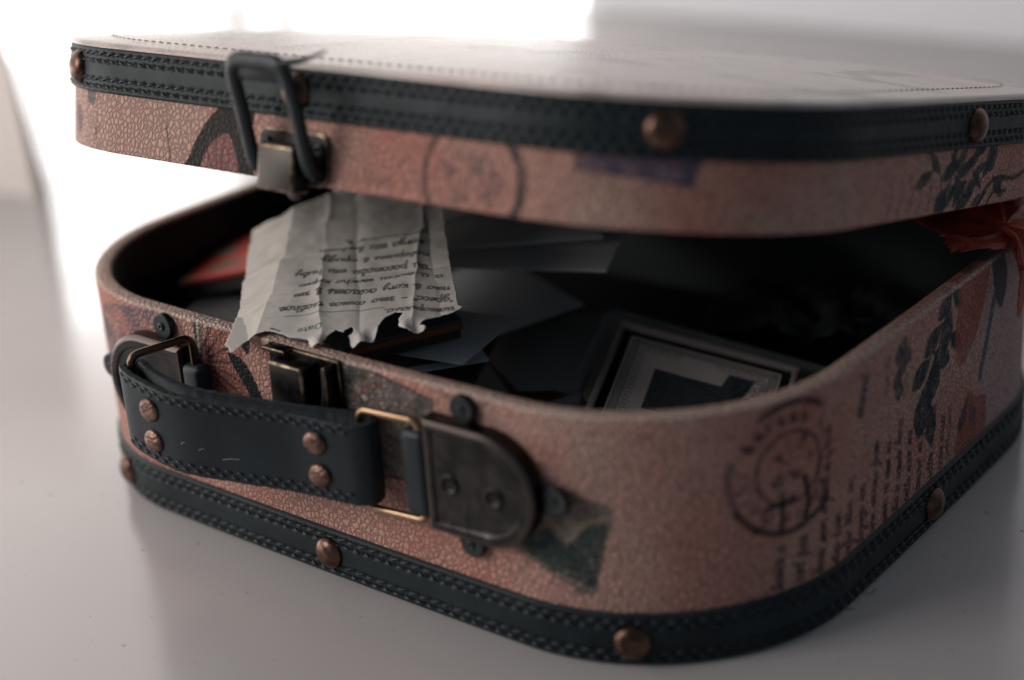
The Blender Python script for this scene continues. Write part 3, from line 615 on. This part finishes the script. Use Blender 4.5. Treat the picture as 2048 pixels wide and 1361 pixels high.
# strap: a closed leather band looped round both rings (plan path), swept with a near-vertical width
R_, L__ = pins[1], pins[-1]
outer = [(R_.x+.0034, R_.y-.001), (R_.x+.001, R_.y-.0042), (R_.x-.006, R_.y-.0062), (R_.x-.022, R_.y-.0098), (R_.x-.042, R_.y-.0172), (R_.x-.060, R_.y-.0235), (L__.x+.006, L__.y-.0055), (L__.x-.002, L__.y-.0034), (L__.x-.0038, L__.y+.0002)]
inner = [(L__.x-.0008, L__.y+.0034), (L__.x+.008, L__.y+.0012), (R_.x-.060, R_.y-.0170), (R_.x-.042, R_.y-.0110), (R_.x-.022, R_.y-.0040), (R_.x-.008, R_.y+.0012), (R_.x+.001, R_.y+.0036)]
path = catmull(outer+inner, 14, True); n_out = (len(outer)-1)*14
xs = path[:, 0]; fx = np.clip((xs-L__.x)/(R_.x-L__.x), 0, 1); zc = L__.z+(R_.z-L__.z)*fx-.0012*np.sin(fx*math.pi)
tn = np.roll(path, -1, 0)-np.roll(path, 1, 0); tn /= np.linalg.norm(tn, axis=1)[:, None]; nr = np.c_[tn[:, 1], -tn[:, 0]]
sgn = np.sign(((path[5]-path.mean(0))@nr[5]) or 1); nr = nr*sgn
Hs, Ts = .0136, .0011
sec = [(-1, -1), (-.97, -.2), (-1, .8), (-.97, 1), (-.85, 1.05), (0, 1.1), (.85, 1.05), (.97, 1), (1, .8), (.97, -.2), (1, -1), (.0, -1)]
Vv = []; fz = rng.normal(0, .00012, len(path))
for (a, b) in sec: Vv.append(np.c_[path+nr*(b*Ts), zc+a*Hs+(fz if abs(a) > .9 else 0)])
Vv = np.array(Vv).transpose(1, 0, 2).reshape(-1, 3); m_ = len(sec); n_ = len(path)
Ff = [(i*m_+k, i*m_+(k+1) % m_, ((i+1) % n_)*m_+(k+1) % m_, ((i+1) % n_)*m_+k) for i in range(n_) for k in range(m_)]
me = bpy.data.meshes.new('handle'); me.from_pydata(Vv.tolist(), [], Ff); finish(me, [STRAP, FUZZ])
for i, poly in enumerate(me.polygons):
    if i % m_ in (0, 1, 8, 9): poly.material_index = 1
handle = obj('handle', me, suitcase)
for sg in (1, -1): obj('handle_ring', ring_me[sg][0], handle, ring_me[sg][1])
po = path[:n_out+1]; no = nr[:n_out+1]; zo_ = zc[:n_out+1]; so = np.r_[0, np.cumsum(np.linalg.norm(np.diff(po, axis=0), axis=1))]
def on_strap(s, dz, off=0):
    i = lambda A: np.interp(s, so, A); p_ = Vector((i(po[:, 0]), i(po[:, 1]), i(zo_)+dz)); q = Vector((i(no[:, 0]), i(no[:, 1]), 0)).normalized(); return p_+q*(Ts+off), q
def strap_frame(s, dz, off=0):
    p_, q = on_strap(s, dz, off); t_ = Vector((0, 0, 1)).cross(q); return Matrix(((t_.x, 0, q.x, p_.x), (t_.y, 0, q.y, p_.y), (0, 1, 0, p_.z), (0, 0, 0, 1)))
srv = lathe('rivet', [(.0040, 0), (.0041, .0005), (.0036, .0012), (.0025, .0016), (.0012, .0017), (.0002, .0017)], COP, 22)
SL = so[-1]
for s, dz in ((.0185, .0056), (.0180, -.0056), (SL-.0205, .0052), (SL-.0205, -.0058)): obj('rivet', srv, handle, strap_frame(s, dz, .0001) @ Matrix.Rotation(random.uniform(0, 6), 4, 'Z') @ Matrix.Rotation(random.uniform(-.05, .05), 4, 'X'))
Vs, Fs = [], []
for dz, ph in ((.0108, 0), (-.0100, 0), (-.0118, .5), (.0122, .5)):
    for k in range(int((SL-.012)/.0043)):
        s0 = .006+(k+ph)*.0043; pp = [on_strap(s0+d, dz+e, o_)[0] for d, e, o_ in ((0, -.0003, -.0003), (.0011, -.0001, .0002), (.0022, .0001, .0002), (.0033, .0003, -.0003))]
        tv, tf = tube_verts(pp, [.0002, .00048, .00048, .0002], 5); Fs += [tuple(len(Vs)+q for q in f) for f in tf]; Vs += [tuple(x) for x in tv]
me = bpy.data.meshes.new('stitching'); me.from_pydata(Vs, [], Fs); o = obj('stitching', finish(me, THREAD), handle); o['kind'] = 'stuff'

LINT = mat('lint', (.4, .4, .38), .9)[0]
for a_, d_, ln in ((.052, -.0058, .006), (.060, -.0040, .002), (.066, -.0030, .0015)): hair('lint_fibre', [on_strap(a_, d_, .0002)[0], on_strap(a_-ln*.5, d_+.0009, .0004)[0], on_strap(a_-ln, d_+.0010, .0002)[0]], .00009, LINT, handle)
# ------------------------------------------------------------------ contents
def thing(o, label, cat, group=None):
    o['label'] = label; o['category'] = cat
    if group: o['group'] = group
    return o
def basis(o, ux, vx):
    """matrix with local x along ux, y along vx (orthonormalised), origin o (mm)"""
    u = Vector(ux).normalized(); v = Vector(vx); v = (v-u*v.dot(u)).normalized(); n = u.cross(v); o = Vector(o)/1000
    return Matrix(((u.x, v.x, n.x, o.x), (u.y, v.y, n.y, o.y), (u.z, v.z, n.z, o.z), (0, 0, 0, 1)))
def slab(name, lx, ly, lz, m, bev=.0004):
    me = bevel_box(name, lx, ly, lz, m, bev); me.transform(Matrix.Translation((lx/2, ly/2, -lz/2))); return me
PAPER = mat('old_paper', rough=.75, spec=.2)[0]; attr_color(PAPER); noise_bump(PAPER, 700, .0001, .5)
_b = PAPER.node_tree.nodes['Principled BSDF']; _b.inputs['Subsurface Weight'].default_value = 0.0
# torn note ---------------------------------------------------------
P00 = np.array([-25.9, -13.7, 81.0]); U = np.array([.70936, .69902, .09045]); V_ = np.array([-.7048, .7050, .0789]); Nn = np.cross(U, V_)
du = .3; us = np.arange(-1, 81, du); vs = np.arange(-14, 116, du); Xp, Yp = np.meshgrid(us, vs)
pp_ = Paint(Xp, Yp, (.66, .60, .55)); pp_.blend(np.clip((vnoise(Xp, Yp, 18, 2)-.45)*2, 0, 1)*.3, (.58, .51, .46))
tri = lambda t: np.abs((t % 1)-.5)*2
def bendrow(P): P = np.array(P); return np.c_[P[:, 0], P[:, 1]+(60-P[:, 0])*.16-np.clip(P[:, 0]-60, 0, 30)*.12]
rowsT = [('историало.', 74.5, 5.0), ('"дресс" - это самое главное', 75, 12.5), ('что в кочу сказать в эт', 74.5, 21), ('я и могли можно карт.', 73, 29.5), ('"вы расстави ти ниву', 70, 38), ('поверить в приду.', 70, 47), ('когда ты вернешь', 69, 56), ('мое письмо к', 70, 66)]
for k, (t_, u0, v0) in enumerate(rowsT):
    script(pp_, t_, (u0, v0), 2.3, (-1, 0), (0, -1), .84, (.02, .03, .035), .92, slant=.15, seed=100+k, fade=.15, bend=bendrow)
    pp_.stroke(bendrow([(x, v0+1.6) for x in np.linspace(4, 76, 12)]), .22, (.32, .38, .34), .6, soft=.12)
pp_.stroke(bendrow([(x, 6.2) for x in np.linspace(20, 52, 8)]), .4, (.04, .10, .07), .9)
dfont = {'D': [[(0, 0), (0, 1.4), (.5, 1.4), (.9, 1.05), (.9, .35), (.5, 0), (0, 0)]], 'a': [[(.1, .85), (.4, 1), (.65, .85), (.65, 0)], [(.65, .55), (.25, .55), (.05, .3), (.25, 0), (.65, .2)]], 't': [[(.25, 1.35), (.25, .15), (.5, 0)], [(0, .95), (.5, .95)]], 'e': [[(.05, .5), (.7, .5), (.6, .9), (.35, 1), (.05, .7), (.05, .3), (.3, 0), (.65, .12)]]}
x0 = 31.5
for ch in 'Date':
    for st in dfont[ch]: pp_.stroke([(x0-a*2.1, 3.6-b*2.1) for a, b in st], .5, (.03, .16, .08), .95, soft=.12)
    x0 -= {'D': 2.5, 'a': 2.0, 't': 1.5, 'e': 2}[ch]
pp_.stroke([(18, 4), (15.5, 6.5)], .9, (.06, .05, .05), .9, soft=.15)
outl = [(-.1, 0), (1.5, -2.2), (2.0, -6.0), (3.3, -6.6), (4.4, -3.9), (7, 1), (10.3, 4.6), (13, 5.4), (16, 4.6), (20.8, -.8), (26.7, -4.0), (27.6, -9.6), (29, -11), (31.2, -10.4), (33.4, -5), (36.3, -2.4), (38.6, -4.6), (39.2, -2.6), (41, -1.6), (41.6, -3.8), (39.8, -6.2), (40.0, -10.8), (40.6, -12.8), (44, -12.2), (47.6, -11), (49.4, -4.5), (52, .6), (55.7, 3.2), (57.7, 1.6), (56, -3), (55.9, -7), (57.4, -10.2), (60.5, -11.8), (63.8, -12.3), (64.6, -10.7), (62.8, -7.6), (65, -5), (68.1, -3.6), (73.8, -3.1), (77.6, -.4), (76, 1.6), (76.3, 14), (76.6, 36), (77.5, 60), (78.5, 84), (76, 112), (56, 112), (37, 113), (26, 106), (19, 102.5), (13, 105), (7, 105), (5.2, 80), (4.3, 54), (3.1, 24.5), (1.2, 8)]
ol = np.array(outl); ins = np.zeros(Xp.shape, bool); Xj, Yj = Xp+.35*(vnoise(Xp, Yp, 2.0, 61)-.5)*2, Yp+.5*(vnoise(Xp, Yp, 1.6, 62)-.5)*2
for (x0_, y0_), (x1_, y1_) in zip(ol, np.roll(ol, -1, 0)):
    if y0_ == y1_: continue
    ins ^= ((y0_ > Yj) != (y1_ > Yj)) & (Xj < (x1_-x0_)*(Yj-y0_)/(y1_-y0_)+x0_)
pp_.stroke(ol[:40], 1.5, (.80, .76, .72), .75, soft=.6, fade=.5)
cr = 9.5+.2*Yp-.0006*Yp**2                                             # long crease; the left flap falls away from it
H = -np.clip(cr-Xp, 0, 40)*.36-np.clip(Xp-cr, 0, 60)*.03
for c0, sl_, amp in ((31, .06, .9), (44, .03, -.8), (61, .12, 1.1), (70, .02, -.6)): H += amp*1.7*vnoise(Xp, Yp, 30, int(c0))*np.exp(-np.abs(Xp-c0-sl_*Yp+2.5*(vnoise(Xp, Yp, 16, 7)-.5))/2.6)
for c0, sl_, amp in ((24, .05, .7), (37, -.04, -.8), (54, .06, 1.3), (63, .1, -1.6), (80, .05, 1.4), (96, -.05, -1.2)): H += amp*1.7*vnoise(Xp, Yp, 34, int(c0))*np.exp(-np.abs(Yp-c0-sl_*Xp+3*(vnoise(Xp, Yp, 18, 9)-.5))/3.0)
H += (vnoise(Xp, Yp, 26, 71)-.5)*2.2+(vnoise(Xp, Yp, 9, 72)-.5)*.9
H -= np.clip(-Yp-2, 0, 20)*.10+np.clip(4-Yp, 0, 30)*np.clip(12-Xp, 0, 12)*.012
H += .9*np.clip((-3-Yp)/6, 0, 1)*np.sin(Xp*.9)
Pz = (P00+U*Xp[..., None]+V_*Yp[..., None]+Nn*H[..., None])/1000
Pz[..., 2] = np.maximum(Pz[..., 2], np.where(Pz[..., 1] < .006, .0806, .0806-np.clip((Pz[..., 1]-.006)*.6, 0, .007)))
nr_, nc_ = Xp.shape; Fg = grid_faces(nr_, nc_); keep = ins.ravel()[Fg].all(1); Fg = Fg[keep]
use = np.unique(Fg); remap = -np.ones(nr_*nc_, int); remap[use] = np.arange(len(use))
me = mesh_np('torn_note', Pz.reshape(-1, 3)[use], remap[Fg], PAPER, colors=pp_.C.reshape(-1, 3)[use])
note = thing(obj('torn_note', me), 'creased handwritten notebook page with torn spiral edge lying over the front rim', 'note')
note.modifiers.new('thickness', 'SOLIDIFY').thickness = .00012
# envelopes ---------------------------------------------------------
ENV = mat('envelope_paper', (.66, .62, .6), .8, spec=.2)[0]; noise_tint(ENV, 40, (.62, .58, .56), (.72, .68, .66)); noise_bump(ENV, 600, .0001, .5)
def envelope(label, M, lx, ly, lz=.0012):
    root = obj('envelope', slab('envelope', lx, ly, lz, ENV, .0003), None, M); thing(root, label, 'envelope', 'envelopes under the lid')
    bm = bmesh.new(); vs_ = [bm.verts.new(q) for q in ((.0008, ly-.001, .0001), (lx-.0008, ly-.001, .0001), (lx*.55, ly*.42, .0006), (lx*.45, ly*.42, .0006))]; bm.faces.new(vs_)
    fl = from_bm('flap', bm, ENV, False); f = obj('flap', fl, root); f.modifiers.new('t', 'SOLIDIFY').thickness = .0003
    return root
envelope('pale envelope with a square corner, lowest of the envelope pair under the lid', basis((28, 121, 71.5), (-.40, .91, .03), (-.9, -.42, 0)), .095, .105)
envelope('pale envelope lying on top of another envelope, tucked under the lid', basis((13, 141, 75.6), (-.68, .73, .06), (-.72, -.69, .02)), .075, .10)
# notebook with orange page edge, under the note
NB = mat('grey_cover', (.085, .095, .105), .6)[0]; NO = mat('orange_edge', (.30, .10, .045), .7)[0]; NP = mat('dark_pages', (.05, .045, .04), .9)[0]
Mn = basis((14, 57, 72.5), (-.88, .46, .03), (-.46, -.88, -.02))
nb = thing(obj('notebook', slab('notebook', .085, .046, .0012, NB), None, Mn), 'dark grey notebook with an orange edge beneath the torn page', 'notebook')
b1 = slab('edge_band', .0845, .0455, .0024, NO, .0003); b1.transform(Matrix.Translation((.0002, .0002, -.0013))); obj('edge_band', b1, nb)
b1 = slab('page_block', .083, .044, .0035, NP, .0003); b1.transform(Matrix.Translation((.0008, .0008, -.0036))); obj('page_block', b1, nb)
# patterned booklet and grey box at the left wall
PAT, _n, _l, _b = mat('flower_print', rough=.6); 
tc = N(_n, 'ShaderNodeTexCoord'); vo = N(_n, 'ShaderNodeTexVoronoi', Scale=110.0); rp = N(_n, 'ShaderNodeValToRGB'); rp.color_ramp.interpolation = 'CONSTANT'
for i_, (p_, c_) in enumerate(((0, (.45, .05, .035)), (.45, (.50, .16, .06)), (.62, (.24, .27, .22)), (.8, (.40, .06, .05)), (.9, (.18, .10, .05)))):
    e_ = rp.color_ramp.elements[i_] if i_ < 2 else rp.color_ramp.elements.new(p_)
    e_.position = p_; e_.color = (*c_, 1)
_l.new(tc.outputs['Object'], vo.inputs['Vector']); sx = N(_n, 'ShaderNodeSeparateColor'); _l.new(vo.outputs['Color'], sx.inputs[0]); _l.new(sx.outputs[0], rp.inputs[0]); _l.new(rp.outputs[0], _b.inputs['Base Color'])
bkl = thing(obj('booklet', slab('booklet', .055, .046, .0022, PAT, .0005), None, basis((-132.5, 57, 59), (31, 10, 8), (-10, 44, 4))), 'red and orange patterned booklet wedged by the black left lining', 'booklet')
b1 = slab('page_block', .053, .044, .006, NP, .0004); b1.transform(Matrix.Translation((.0008, .001, -.0023))); obj('page_block', b1, bkl)
GB = mat('grey_card', (.17, .165, .17), .7)[0]
bx_ = thing(obj('card_box', slab('card_box', .075, .06, .046, GB, .0012), None, basis((-117, 42, 52), (.92, .38, 0), (-.38, .92, 0))), 'plain grey card box standing below the red patterned booklet', 'box')
ld = slab('box_lid', .0762, .0612, .012, GB, .001); ld.transform(Matrix.Translation((-.0006, -.0006, .0008))); obj('box_lid', ld, bx_)
# postcards in the middle
PCW = mat('postcard_white', (.76, .77, .80), .6)[0]; PCP = mat('photo_print', (.05, .05, .055), .35)[0]; noise_tint(PCP, 120, (.02, .022, .025), (.22, .20, .19), .4, .62)
def postcard(label, o, ux, vx, lx=.07, ly=.048, photo=False):
    r = thing(obj('postcard', slab('postcard', lx, ly, .0006, PCW, .0001), None, basis(o, ux, vx)), label, 'postcard', 'postcards in the suitcase')
    if photo: b1 = slab('photo', lx-.009, ly-.009, .0002, PCP, .0); b1.transform(Matrix.Translation((.0045, .0045, .0003))); obj('photo', b1, r)
    return r
postcard('plain white postcard, uppermost of the cards beneath the notebook', (22, 46, 62), (-.2, .97, .02), (-.97, -.2, .02), .04, .07)
postcard('white-bordered postcard with a dark picture lying next to the brown tin', (20, 62, 57), (-.80, .60, .0), (-.6, -.80, .0), .075, .05, True)
postcard('tilted white photo card below the envelopes', (-8, 98, 47), (.36, .93, .06), (-.93, .36, .05), .04, .06)
RB = mat('red_brown_tin', (.060, .012, .010), .45)[0]; noise_tint(RB, 90, (.03, .008, .007), (.10, .022, .016))
rt = thing(obj('tin_case', slab('tin_case', .046, .085, .012, RB, .0015), None, basis((23, 72, 36.5), (.55, .80, .0), (-.83, .55, .02))), 'dark red-brown tin case lying between the postcards and the grey sheets', 'case')
b1 = slab('tin_lid', .0468, .0858, .004, RB, .0012); b1.transform(Matrix.Translation((-.0004, -.0004, .0006))); obj('tin_lid', b1, rt)
SH = mat('grey_sheet', (.34, .33, .32), .8)[0]
for k, (lab, o_, a_) in enumerate((('folded grey sheet beneath two others, next to the tin case', (42, 80, 34), .0), ('folded grey sheet between two others, next to the tin case', (40, 85, 36), .08), ('uppermost folded grey sheet, its edge against the black framed card', (37, 90, 38.5), .16))):
    ca, sa = math.cos(a_), math.sin(a_)
    s_ = thing(obj('folded_sheet', slab('folded_sheet', .040, .060, .0006, SH, .0002), None, basis(o_, (-.92*ca-.1*sa, -.38*ca-.3*sa, -.08), (-.38, .92, .08))), lab, 'sheet', 'folded sheets by the framed card')
    f_ = slab('fold', .040, .0585, .0005, SH, .0002); f_.transform(Matrix.Translation((0, 0, .0012))); obj('fold', f_, s_)
# framed ornamental card ----------------------------------------------
TL, TR = np.array([31, 124, 50.]), np.array([89, 149, 35.]); BLd = np.array([16.5, -39, -10.])
Mc = basis(TL, TR-TL, -BLd); lw, lh = .0665, .056
FR = mat('tray_frame', (.38, .31, .31), .5)[0]; BK = mat('tray_black', (.006, .006, .007), .5)[0]
tray = thing(obj('ornate_card_tray', slab('ornate_card_tray', lw, lh, .004, BK, .0008), None, Mc @ Matrix.Translation((0, -lh, 0))), 'ornate banknote-style card in a black tray with a pale rim', 'framed card')
for x0_, x1_, y0_, y1_ in ((0, lw, lh-.0028, lh), (0, .0024, 0, lh-.0030), (lw-.0024, lw, 0, lh-.0030)):
    b1 = bevel_box('frame_rim', x1_-x0_, y1_-y0_, .0026, FR, .0006); b1.transform(Matrix.Translation(((x0_+x1_)/2, (y0_+y1_)/2, .0012))); obj('frame_rim', b1, tray)
cw, ch_ = .055, .050; xs_ = np.linspace(0, cw*1000, 230); ys_ = np.linspace(0, ch_*1000, 210); Xc, Yc = np.meshgrid(xs_, ys_)
pc = Paint(Xc, Yc, (.70, .60, .56)); NV = (.035, .045, .075)
for d in (1.0, 3.6): pc.stroke([(d, d), (55-d, d), (55-d, 50-d), (d, 50-d), (d, d)], .45, NV, .85, soft=.15)
for k in range(40):
    for yy in (47.7, 2.3): pc.stroke([(1.6+k*1.32, yy-.7), (2.4+k*1.32, yy+.7)], .75, NV, .7, soft=.15)
    if k < 34:
        for xx in (2.3, 52.7): pc.stroke([(xx-.7, 2+k*1.36), (xx+.7, 2.8+k*1.36)], .75, NV, .7, soft=.15)
for k in range(18):
    pc.ring(6.0+k*2.5, 44.2+.7*(k % 2), 1.1, .4, NV, .7*(k < 6 or k > 10), 0, 300, 0); pc.ring(5.4+.7*(k % 2), 42-k*2.2, 1.1, .4, NV, .6, 0, 300, 0)
for k in range(60): pc.ring(random.uniform(40, 51), random.uniform(26, 43), random.uniform(.5, 1.3), .4, NV, .75, random.uniform(0, 180), random.uniform(200, 400), 0)
pc.poly([(12, 12), (12, 35), (36, 34.8), (37.5, 42.5), (47, 42.5), (44, 31), (44, 12)], (.015, .032, .046), .98, lambda X, Y: .9+.1*vnoise(X, Y, 1, 1))
pc.stroke([(36, 35), (37.4, 42)], .3, (.05, .07, .09), .8, soft=.12)
Vc = np.c_[Xc.ravel()/1000, Yc.ravel()/1000, np.zeros(Xc.size)]
cm = mesh_np('ornate_card', Vc, grid_faces(*Xc.shape), PAPER, colors=pc.C.reshape(-1, 3)); cm.transform(Matrix.Translation((.0056, .0004, .0006))); obj('ornate_card', cm, tray)
BC = mat('beige_card', (.40, .35, .31), .7)[0]
thing(obj('index_card', plate('index_card', rrect(0, .060, 0, .045, .004), .0006, BC, .0), None, Mc @ Matrix.Translation((-.004, -.0400, -.0058)) @ Matrix.Rotation(-.015, 4, 'Z')), 'plain beige round-cornered card peeking out behind the black tray', 'card')
PLM = bpy.data.materials.new('clear_plastic'); PLM.use_nodes = True; _b = PLM.node_tree.nodes['Principled BSDF']
_b.inputs['Base Color'].default_value = (.75, .8, .8, 1); _b.inputs['Roughness'].default_value = .14; _b.inputs['Alpha'].default_value = .22; _b.inputs['IOR'].default_value = 1.45
sleeve = thing(obj('plastic_sleeve', plate('plastic_sleeve', rrect(0, .088, 0, .062, .005), .0008, PLM, .0003), None, Mc @ Matrix.Translation((-.010, -.044, -.0078)) @ Matrix.Rotation(-.03, 4, 'Z')), 'clear plastic card sleeve with rounded corners behind the beige card', 'plastic sleeve')
# crumpled cellophane
gx, gy = np.meshgrid(np.linspace(0, 1, 26), np.linspace(0, 1, 15)); jx, jy = rng.uniform(-.5, .5, gx.shape)/25, rng.uniform(-.5, .5, gx.shape)/14; gx, gy = gx+jx, gy+jy
hz = rng.uniform(0, 1, gx.shape)*.55+.45*np.abs(np.sin(gx*9+gy*4))
Vc = np.c_[(22+gx*96+6*np.sin(gy*5)).ravel(), (160+gy*58+7*np.sin(gx*6)).ravel(), (24+22*gx*(1-.3*gy)+15*hz*np.sin(np.pi*np.clip(gx, 0, 1))**.4).ravel()]/1000
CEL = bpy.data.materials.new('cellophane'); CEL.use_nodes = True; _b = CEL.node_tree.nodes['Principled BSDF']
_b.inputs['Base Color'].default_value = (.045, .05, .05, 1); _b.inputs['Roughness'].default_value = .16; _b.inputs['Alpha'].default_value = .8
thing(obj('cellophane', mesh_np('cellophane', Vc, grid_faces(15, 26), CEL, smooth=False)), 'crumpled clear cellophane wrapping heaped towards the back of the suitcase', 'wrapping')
# dark pouch with a rounded edge line
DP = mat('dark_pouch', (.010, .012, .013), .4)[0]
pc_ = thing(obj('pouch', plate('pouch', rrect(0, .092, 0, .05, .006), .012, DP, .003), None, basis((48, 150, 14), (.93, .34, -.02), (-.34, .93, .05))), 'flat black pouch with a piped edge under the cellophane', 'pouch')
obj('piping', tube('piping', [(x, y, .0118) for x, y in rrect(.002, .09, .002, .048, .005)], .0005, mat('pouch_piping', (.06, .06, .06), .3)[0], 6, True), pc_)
# filler documents under everything so the pile rests on the floor
DOC = mat('dark_folder', (.030, .030, .032), .8)[0]
fd = thing(obj('folder', slab('folder', .24, .19, .018, DOC, .001), None, basis((-121, 38, 22), (1, 0, 0), (0, 1, 0))), 'thick dark folder lying flat on the suitcase floor under everything', 'folder')
b1 = slab('folder_band', .012, .1905, .0185, mat('elastic_band', (.015, .015, .016), .9)[0], .0005); b1.transform(Matrix.Translation((.2, -.0002, .0003))); obj('folder_band', b1, fd)

# red dry leaf over the right rim ----------------------------------------
LF, _n, _l, _b = mat('dry_red_leaf', (.36, .04, .02), .5, spec=.4); noise_tint(LF, 120, (.15, .014, .010), (.40, .045, .022)); noise_bump(LF, 500, .0004, .7)
def leaf_outline():
    lob = [(0, .30), (14, .75), (22, .62), (30, .98), (38, .66), (46, .62), (58, .50), (66, .86), (76, .80), (84, 1.12), (90, 1.2), (96, 1.12), (104, .80), (114, .86), (122, .50), (134, .62), (142, .66), (150, .98), (158, .62), (166, .75), (180, .30), (215, .48), (235, .62), (250, .40), (270, .16), (290, .40), (305, .62), (325, .48)]
    return lob
lob = leaf_outline(); th = np.linspace(0, 360, 181)[:-1]; rr0 = np.interp(th, [a for a, _ in lob]+[360], [b for _, b in lob]+[.30]); rr0 = rr0*(1+.05*np.sin(th*1.7)+.04*np.sin(th*.9))
nrad = 22; Vl = []
for k in range(nrad+1):
    q = k/nrad; r = rr0*q; x = r*np.cos(np.radians(th)); y = r*np.sin(np.radians(th)); Vl.append(np.c_[x, y])
Vl = np.concatenate(Vl); fl = grid_faces(nrad+1, 180, True)
SZ = 54.0
def drape(P):
    """leaf lies on the rim near (150,190,81), its lobes curl up inside and hang down outside"""
    a = Vl[:, 0]*SZ; b = Vl[:, 1]*SZ
    ca, sa = math.cos(.5), math.sin(.5); a, b = a*ca-b*sa, a*sa+b*ca
    # a: outward across the rim (+x), b: along the rim (+y)
    x = np.where(a > 6, 6+6*np.sin(np.clip((a-6)/9, 0, 1.45)), a); z = np.where(a > 6, -np.clip(a-10, 0, 60)*.93-3*(1-np.cos(np.clip((a-6)/9, 0, 1.4))), 0.0)
    z = z+np.where(a < 0, .0045*a**2*.9, 0)+2.4*np.sin(b*.16+a*.05)+(vnoise(a, b, 11, 5)-.5)*5
    ribs = np.zeros_like(a)
    for an in (30, 66, 90, 114, 150, 220, 320):
        d = np.abs(-math.sin(math.radians(an))*Vl[:, 0]+math.cos(math.radians(an))*Vl[:, 1])*SZ; ribs = np.maximum(ribs, np.exp(-d/1.2)*((math.cos(math.radians(an))*Vl[:, 0]+math.sin(math.radians(an))*Vl[:, 1]) > 0))
    return np.c_[148.5+x, 186+b, 86.0+z+1.1*ribs]/1000
me = mesh_np('dry_leaf', drape(Vl), fl, LF)
lf = thing(obj('dry_leaf', me), 'curled dry red leaf draped over the right rim of the suitcase', 'leaf'); lf.modifiers.new('t', 'SOLIDIFY').thickness = .0003
cv = catmull([(149, 184, 87), (156, 178, 86), (161, 172, 78)], 6)/1000; obj('stalk', tube('stalk', cv, .0009, LF, 7), lf)

# ------------------------------------------------------------------ white card stand at the left
CS, _n, _l, _b = mat('white_card_stock', (.66, .60, .56), .55)
root = bpy.data.objects.new('folded_card', None); col.objects.link(root); root.location = (-.452, .2195, 0); root.rotation_euler = (0, 0, math.radians(187))
thing(root, 'white folded card standing on the table beside the suitcase', 'card')
def leaf_panel(nm, tilt, y0):
    bm = bmesh.new(); Lx, Hz = .15, .098
    vs_ = [bm.verts.new((x, y0+tilt*z, z)) for x, z in ((.0, 0), (Lx, 0), (Lx+.004, Hz), (.010, Hz))]; bm.faces.new(vs_)
    o = obj(nm, from_bm(nm, bm, CS, False), root); o.modifiers.new('t', 'SOLIDIFY').thickness = .0014
leaf_panel('front_leaf', -.05, .0); leaf_panel('back_leaf', .05, -.0100)
